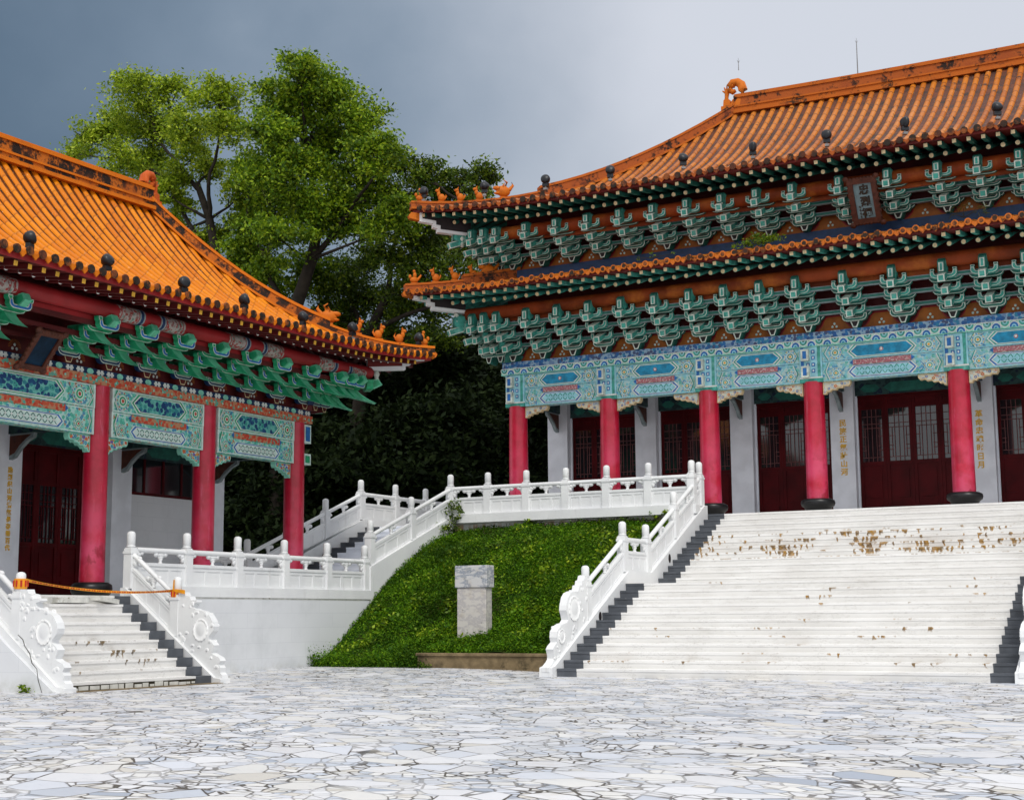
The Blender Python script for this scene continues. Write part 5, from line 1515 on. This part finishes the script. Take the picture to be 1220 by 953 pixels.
def plant(name, label, cat, base, blobs, leaf, per, size, aspect=.5, stems=True):
    t_ = thing(name, label, cat, base)
    P_ = cluster(blobs, per, .4, 6) - np.array(base)
    obj('leaves', leaf_mesh('leaves', P_, RNG.uniform(.6, 1.3, len(P_)) * size, leaf, aspect, .4), t_)
    if stems:
        mb_ = MB()
        for x, y, z, r in blobs:
            limb(mb_, (0, 0, 0), (x - base[0], y - base[1], z - base[2]), .012, .005, .3, 5)
        obj('stem', mb_, t_)
plant('climbing_plant', 'leafy creeper growing against the terrace wall corner by the slope', 'plant', (-21.2, 35.75, 3.6), [(-21.25, 35.8, 4.0, .30), (-21.28, 35.7, 4.35, .25), (-21.2, 35.6, 3.75, .28), (-21.3, 35.3, 3.7, .25), (-21.1, 35.8, 4.2, .2)], 'leaf_mid', 1500, .10)
plant('roof_fern', 'green fern clump growing on the middle eave of the large hall', 'plant', (-11.9, 35.45, 10.6), [(-11.9, 35.4, 10.74, .26), (-12.25, 35.4, 10.68, .22), (-11.55, 35.4, 10.70, .22), (-11.85, 35.3, 10.62, .2), (-12.5, 35.3, 10.58, .12)], 'leaf_green', 3200, .10, .3)
plant('roof_fern', 'thin grass tuft on the middle eave right of the name board', 'plant', (-6.9, 35.6, 10.62), [(-6.9, 35.6, 10.85, .2), (-6.5, 35.6, 10.8, .2), (-7.2, 35.6, 10.75, .12)], 'leaf_grass_dry', 900, .16, .12)
plant('roof_fern', 'tiny green weeds on the middle eave left of the fern clump', 'plant', (-14.9, 35.3, 10.55), [(-14.9, 35.3, 10.62, .1), (-15.3, 35.3, 10.60, .08), (-14.3, 35.3, 10.6, .07)], 'leaf_green', 3000, .07, .3)
plant('weed', 'small green weed at the foot of the white wall far left', 'plant', (-19.55, 18.70, 0), [(-19.55, 18.66, .08, .10), (-19.68, 18.68, .06, .08)], 'leaf_green', 6000, .07)
plant('weed', 'sprouting weeds on the bank top below the long balustrade', 'plant', (-15.2, 35.8, 3.7), [(-15.2, 35.85, 3.85, .14), (-14.8, 35.8, 3.9, .16), (-18.9, 35.85, 3.82, .12)], 'leaf_green', 2500, .10)

# ------------------------------------------------------------------ trees
LT = [(-41.9, 45.2, 23.1, 1.23), (-40.9, 46.1, 23.2, 0.89), (-38.2, 45.6, 22.4, 1.1), (-44.8, 46.3, 22.6, 1.09), (-42.8, 46.4, 21.8, 1.37), (-39.1, 44.6, 21.1, 1.02), (-37.0, 44.4, 20.5, 1.0), (-47.7, 47.1, 21.9, 0.53), (-45.0, 45.2, 21.6, 0.79), (-42.7, 45.1, 20.4, 1.05), (-43.2, 47.6, 20.8, 1.02), (-40.6, 45.9, 19.4, 0.87), (-40.6, 47.1, 20.7, 0.78), (-40.2, 45.9, 18.2, 0.62), (-39.2, 46.4, 19.7, 0.77), (-40.3, 44.9, 18.4, 0.68), (-39.4, 46.8, 16.6, .9), (-38.0, 46.9, 18.5, .9), (-41.6, 46.6, 17.4, .9), (-37.2, 46.2, 19.3, .8)]
MT = [(-32.8, 43.8, 21.5, 1.12), (-32.5, 45.2, 21.6, 1.14), (-34.3, 44.4, 21.3, 0.91), (-31.4, 45.5, 20.2, 1.23), (-34.0, 45.6, 20.5, 1.49), (-33.8, 43.1, 19.2, 1.11), (-28.6, 42.9, 17.7, 0.96), (-33.0, 46.5, 19.4, 1.49), (-33.4, 43.9, 18.1, 1.44), (-35.1, 43.8, 18.4, 0.91), (-31.8, 47.2, 17.8, 1.32), (-32.6, 44.9, 17.2, 1.44), (-36.0, 46.5, 17.8, 1.42), (-29.4, 44.9, 15.8, 1.09), (-36.4, 45.6, 16.2, 1.17), (-33.3, 43.5, 15.3, 1.1), (-32.0, 45.6, 16.3, 1.13), (-37.6, 46.6, 15.4, 0.96), (-35.1, 45.1, 14.5, 0.82), (-37.9, 47.6, 17.6, 1.1), (-38.6, 48.2, 15.6, 1.2), (-36.6, 47.0, 13.6, 1.1), (-39.2, 48.0, 13.6, 1.1), (-34.6, 47.4, 15.0, 1.1), (-30.6, 46.2, 18.6, .9)]
RT = [(-29.4, 47.0, 18.3, 0.91), (-28.5, 48.2, 18.3, 0.79), (-26.9, 47.5, 17.8, 0.77), (-31.0, 48.4, 17.8, 1.0), (-29.5, 48.5, 17.6, 0.99), (-26.6, 46.3, 16.5, 0.75), (-29.0, 46.1, 15.6, 1.07), (-29.8, 49.3, 16.3, 1.0), (-30.8, 47.0, 15.0, 1.17), (-29.4, 46.9, 14.5, 1.15), (-34.3, 50.0, 15.7, 1.05), (-33.9, 47.9, 14.6, 1.01), (-32.9, 49.3, 14.0, 1.23), (-30.3, 47.9, 13.4, 1.11), (-34.0, 48.6, 13.3, 1.02), (-27.7, 46.6, 13.8, 0.94), (-29.6, 48.5, 12.1, 0.98), (-31.6, 49.0, 12.4, 1.1), (-35.4, 50.0, 13.6, 1.1), (-28.4, 49.0, 15.2, 1.0), (-31.9, 48.6, 16.8, .9)]
tree('broadleaf_tree', 'tall light yellow green tree with slim trunks behind the orange roof at left', (-38.6, 46.2, 2.0), [(-38.5, 46.1, 8), (-38.3, 46.0, 14.9), (-38.9, 46.0, 17.4), (-39.6, 46, 19.0)],
     [((-38.4, 46, 15.5), (-41.3, 46, 19.5), .12, .06), ((-38.9, 46, 17.4), (-37.8, 45.2, 20.6), .10, .05), ((-39.6, 46, 18.8), (-41.8, 46, 21.2), .10, .05), ((-41.3, 46, 19.5), (-43.8, 46.2, 21.0), .06, .03), ((-38.0, 46.2, 9), (-37.1, 46.2, 17.2), .14, .06)],
     LT, 'leaf_bright', 2700, .17, clumps=12, spread=.34, r0=.28)
tree('broadleaf_tree', 'big round crowned green tree in the middle between the two halls', (-34.6, 45.0, 2.0), [(-34.4, 45.0, 8), (-33.9, 45.0, 12.6), (-33.0, 45.0, 14.8), (-32.6, 45.0, 16.6)],
     [((-33.9, 45, 12.6), (-35.6, 45.2, 15.6), .16, .07), ((-33.0, 45, 14.8), (-31.2, 45.2, 16.8), .14, .06), ((-32.6, 45, 16.4), (-33.4, 45.2, 19.2), .14, .05), ((-32.6, 45, 16.4), (-31.8, 46.3, 18.3), .12, .05), ((-35.2, 45.1, 15.0), (-35.6, 46.0, 17.2), .08, .04), ((-34.3, 45, 9), (-36.6, 46, 14.4), .16, .06)],
     MT, 'leaf_green', 3300, .17, clumps=13, spread=.32, r0=.38)
tree('broadleaf_tree', 'spreading dark olive tree with long leaning limbs beside the large hall eaves', (-33.4, 48.2, 2.0), [(-33.1, 48.1, 8), (-32.5, 48, 12.2), (-31.5, 48, 13.8)],
     [((-32.5, 48, 12.2), (-34.0, 48.8, 14.4), .14, .06), ((-31.5, 48, 13.8), (-29.3, 47.8, 15.2), .14, .05), ((-31.5, 48, 13.8), (-31.0, 48.2, 16.6), .12, .05), ((-32.3, 48, 12.4), (-28.2, 47.4, 13.2), .12, .05), ((-29.3, 47.8, 15.2), (-27.6, 47.4, 16.8), .06, .03)],
     RT, 'leaf_mid', 2700, .165, clumps=11, spread=.34, r0=.36)
random.seed(21)
dk = [((-44.0, 50.5), 12.5, 'dense dark tree behind the orange roof, far left of the wood'), ((-39.8, 51.5), 13.0, 'dense dark tree behind the slim yellow green tree'), ((-35.6, 52.3), 13.6, 'dense dark tree behind the big round crowned tree'),
      ((-31.4, 52.0), 12.6, 'dense dark tree behind the leaning olive tree'), ((-27.4, 51.0), 12.0, 'dense dark tree beside the far end of the large hall'), ((-40.6, 44.8), 7.0, 'low dark tree behind the side stairs at left'), ((-33.0, 46.5), 8.6, 'low dark tree in the gap above the side stairs'), ((-28.6, 44.6), 9.2, 'low dark tree against the left end of the large terrace')]
for (x, y), top, lab in dk:
    bl = []
    for _ in range(26):
        zz = random.uniform(2.6, top - 1.0); rr = random.uniform(1.1, 1.7); wd = 2.9 * sqrt(max(.15, 1 - ((zz - top * .5) / (top * .55)) ** 2))
        a = random.uniform(0, 2 * pi); q = sqrt(random.random()) * wd
        bl.append((x + q * cos(a), y + q * sin(a) * .8, zz, rr))
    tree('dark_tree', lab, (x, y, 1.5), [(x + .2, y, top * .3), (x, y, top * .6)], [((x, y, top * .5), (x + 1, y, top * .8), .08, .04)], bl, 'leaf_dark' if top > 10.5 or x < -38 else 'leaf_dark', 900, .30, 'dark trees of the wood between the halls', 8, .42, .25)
# wooded hillside behind
nx, ny = 40, 24; vs = []
def hill_z(x, y): 
    f = max(0.0, min(1.0, (y - 49.5) / 13)); e = max(0.0, min(1.0, (-14 - x) / 9))
    return (-.15 + 15.0 * f * f * (3 - 2 * f)) * e + .5 * sin(x * .7) * f * e - .2 * (1 - e)
for j in range(ny + 1):
    for i in range(nx + 1):
        x = -110 + 110 * i / nx; y = 42 + 60 * j / ny; vs.append((x, y, hill_z(x, y)))
mb = MB(); mb.add(vs, [(j * (nx + 1) + i, j * (nx + 1) + i + 1, (j + 1) * (nx + 1) + i + 1, (j + 1) * (nx + 1) + i) for j in range(ny) for i in range(nx)], 'forest_floor', True)
obj('hillside', mb, kind='structure')
n = 26000; ux = RNG.uniform(-60, -20, n); uy = RNG.uniform(50.5, 62, n)
uz = np.array([hill_z(a, b) for a, b in zip(ux, uy)]) + np.abs(RNG.normal(0, .7, n))
obj('undergrowth', leaf_mesh('undergrowth', np.stack([ux, uy, uz], 1), RNG.uniform(.2, .5, n), 'leaf_dark', .5, .4), kind='stuff')
n = 9000; ux = RNG.uniform(-44, -25, n); uy = RNG.uniform(39, 48, n); uz = np.abs(RNG.normal(0, .9, n)) + .2
sel = (ux < -25.2); 
obj('undergrowth', leaf_mesh('undergrowth', np.stack([ux[sel], uy[sel], uz[sel]], 1), RNG.uniform(.2, .42, int(sel.sum())), 'leaf_dark', .5, .4), kind='stuff')

# ------------------------------------------------------------------ ground
vs = []; gx_ = [-400, -120, -60] + [-40 + 1.5 * i for i in range(31)] + [20, 60, 120, 400]; gy_ = [-400, -120, -40] + [0 + 1.5 * i for i in range(27)] + [60, 120, 400]
def gz_(x, y):
    f = max(0, min(1, (y - 23.5) / 6)); f = f * f * (3 - 2 * f); e = max(0, min(1, (-14.2 - x) / 2.5)); q = max(0, min(1, (45 - y) / 5))
    return .10 * f * e * q
for y in gy_:
    for x in gx_: vs.append((x, y, gz_(x, y)))
nxg = len(gx_); mb = MB()
mb.add(vs, [(j * nxg + i, j * nxg + i + 1, (j + 1) * nxg + i + 1, (j + 1) * nxg + i) for j in range(len(gy_) - 1) for i in range(nxg - 1)], 'crazy_paving', True)
obj('plaza_ground', mb, kind='structure')

# ------------------------------------------------------------------ light and sky
w = bpy.data.worlds.new('World'); SC.world = w; w.use_nodes = True
nt = w.node_tree; nodes = nt.nodes; L_ = nt.links
bg = nodes['Background']; out = nodes['World Output']
sky = nodes.new('ShaderNodeTexSky'); sky.sky_type = 'NISHITA'; sky.sun_disc = False
SUN_EL, SUN_AZ = radians(52), radians(140)
sky.sun_elevation = SUN_EL; sky.sun_rotation = SUN_AZ; sky.air_density = 1.5; sky.dust_density = 3
L_.new(sky.outputs[0], bg.inputs[0]); bg.inputs[1].default_value = 0.06
tc = nodes.new('ShaderNodeTexCoord'); sp = nodes.new('ShaderNodeSeparateXYZ'); L_.new(tc.outputs['Generated'], sp.inputs[0])
def wm(op, a, b=0.0, c=0.0):
    nd = nodes.new('ShaderNodeMath'); nd.operation = op
    for i, q in enumerate((a, b, c)):
        if isinstance(q, bpy.types.NodeSocket): L_.new(q, nd.inputs[i])
        else: nd.inputs[i].default_value = q
    return nd.outputs[0]
def wr(v, a, b, c=0.0, d=1.0):
    nd = nodes.new('ShaderNodeMapRange'); nd.interpolation_type = 'SMOOTHSTEP'; L_.new(v, nd.inputs[0])
    for i, q in enumerate((a, b, c, d)): nd.inputs[i + 1].default_value = q
    return nd.outputs[0]
def wmix(f, a, b):
    nd = nodes.new('ShaderNodeMix'); nd.data_type = 'RGBA'
    for i, q in ((0, f), (6, a), (7, b)):
        if isinstance(q, bpy.types.NodeSocket): L_.new(q, nd.inputs[i])
        else: nd.inputs[i].default_value = q if i == 0 else (*q, 1)
    return nd.outputs[2]
nz = nodes.new('ShaderNodeTexNoise'); L_.new(tc.outputs['Generated'], nz.inputs[0]); nz.inputs['Scale'].default_value = 2.2; nz.inputs['Detail'].default_value = 5; nz.inputs['Roughness'].default_value = .45
nz2 = nodes.new('ShaderNodeTexNoise'); L_.new(tc.outputs['Generated'], nz2.inputs[0]); nz2.inputs['Scale'].default_value = 6.5; nz2.inputs['Detail'].default_value = 7; nz2.inputs['Roughness'].default_value = .55
soft = wm('ADD', wm('MULTIPLY', wm('SUBTRACT', nz.outputs[0], .5), .62), wm('MULTIPLY', wm('SUBTRACT', nz2.outputs[0], .5), .16))
ax = wm('ADD', sp.outputs[0], soft)                       # storm is darkest to the left of the courtyard axis
north = wmix(wr(ax, -.80, -.50), (.085, .135, .20), (.215, .28, .365))
north = wmix(wr(ax, -.62, -.26), north, (.62, .65, .72))
low = wr(sp.outputs[2], .0, .30, .78, 1.0)
south = (.98, 1.0, 1.04)
col = wmix(wr(sp.outputs[1], .35, -.25), north, south)
col = wmix(wr(sp.outputs[2], .50, .85), col, (1.0, 1.03, 1.08))
bg2 = nodes.new('ShaderNodeBackground'); L_.new(col, bg2.inputs[0]); bg2.inputs[1].default_value = 1.16
mx = nodes.new('ShaderNodeMixShader'); mx.inputs[0].default_value = .88
L_.new(bg.outputs[0], mx.inputs[1]); L_.new(bg2.outputs[0], mx.inputs[2]); L_.new(mx.outputs[0], out.inputs[0])
sl = bpy.data.lights.new('sun', 'SUN'); sl.energy = 2.0; sl.angle = radians(18); sl.color = (1.0, .96, .90)
so = link(bpy.data.objects.new('sun', sl)); so.location = (20, -30, 50)
sd = Vector((sin(SUN_AZ) * cos(SUN_EL), cos(SUN_AZ) * cos(SUN_EL), sin(SUN_EL)))
so.rotation_euler = sd.to_track_quat('Z', 'Y').to_euler()

# ------------------------------------------------------------------ camera
yaw, pitch, roll = 0.49612257795577874, 0.1456390255054214, -0.007207685825919752
fw = Vector((-sin(yaw) * cos(pitch), cos(yaw) * cos(pitch), sin(pitch)))
rt = Vector((cos(yaw), sin(yaw), 0)); up = rt.cross(fw)
r2 = rt * cos(roll) + up * sin(roll); u2 = -rt * sin(roll) + up * cos(roll)
cam = bpy.data.cameras.new('camera'); cam.lens = 1768.0565 / 1220 * 36; cam.sensor_width = 36; cam.sensor_fit = 'HORIZONTAL'; cam.clip_end = 2000
co = link(bpy.data.objects.new('camera', cam))
co.matrix_world = Matrix(((r2.x, u2.x, -fw.x, 0), (r2.y, u2.y, -fw.y, 0), (r2.z, u2.z, -fw.z, 1.2074), (0, 0, 0, 1)))
SC.camera = co
SC.view_settings.view_transform = 'Standard'; SC.view_settings.look = 'None'; SC.view_settings.exposure = 0; SC.view_settings.gamma = 1
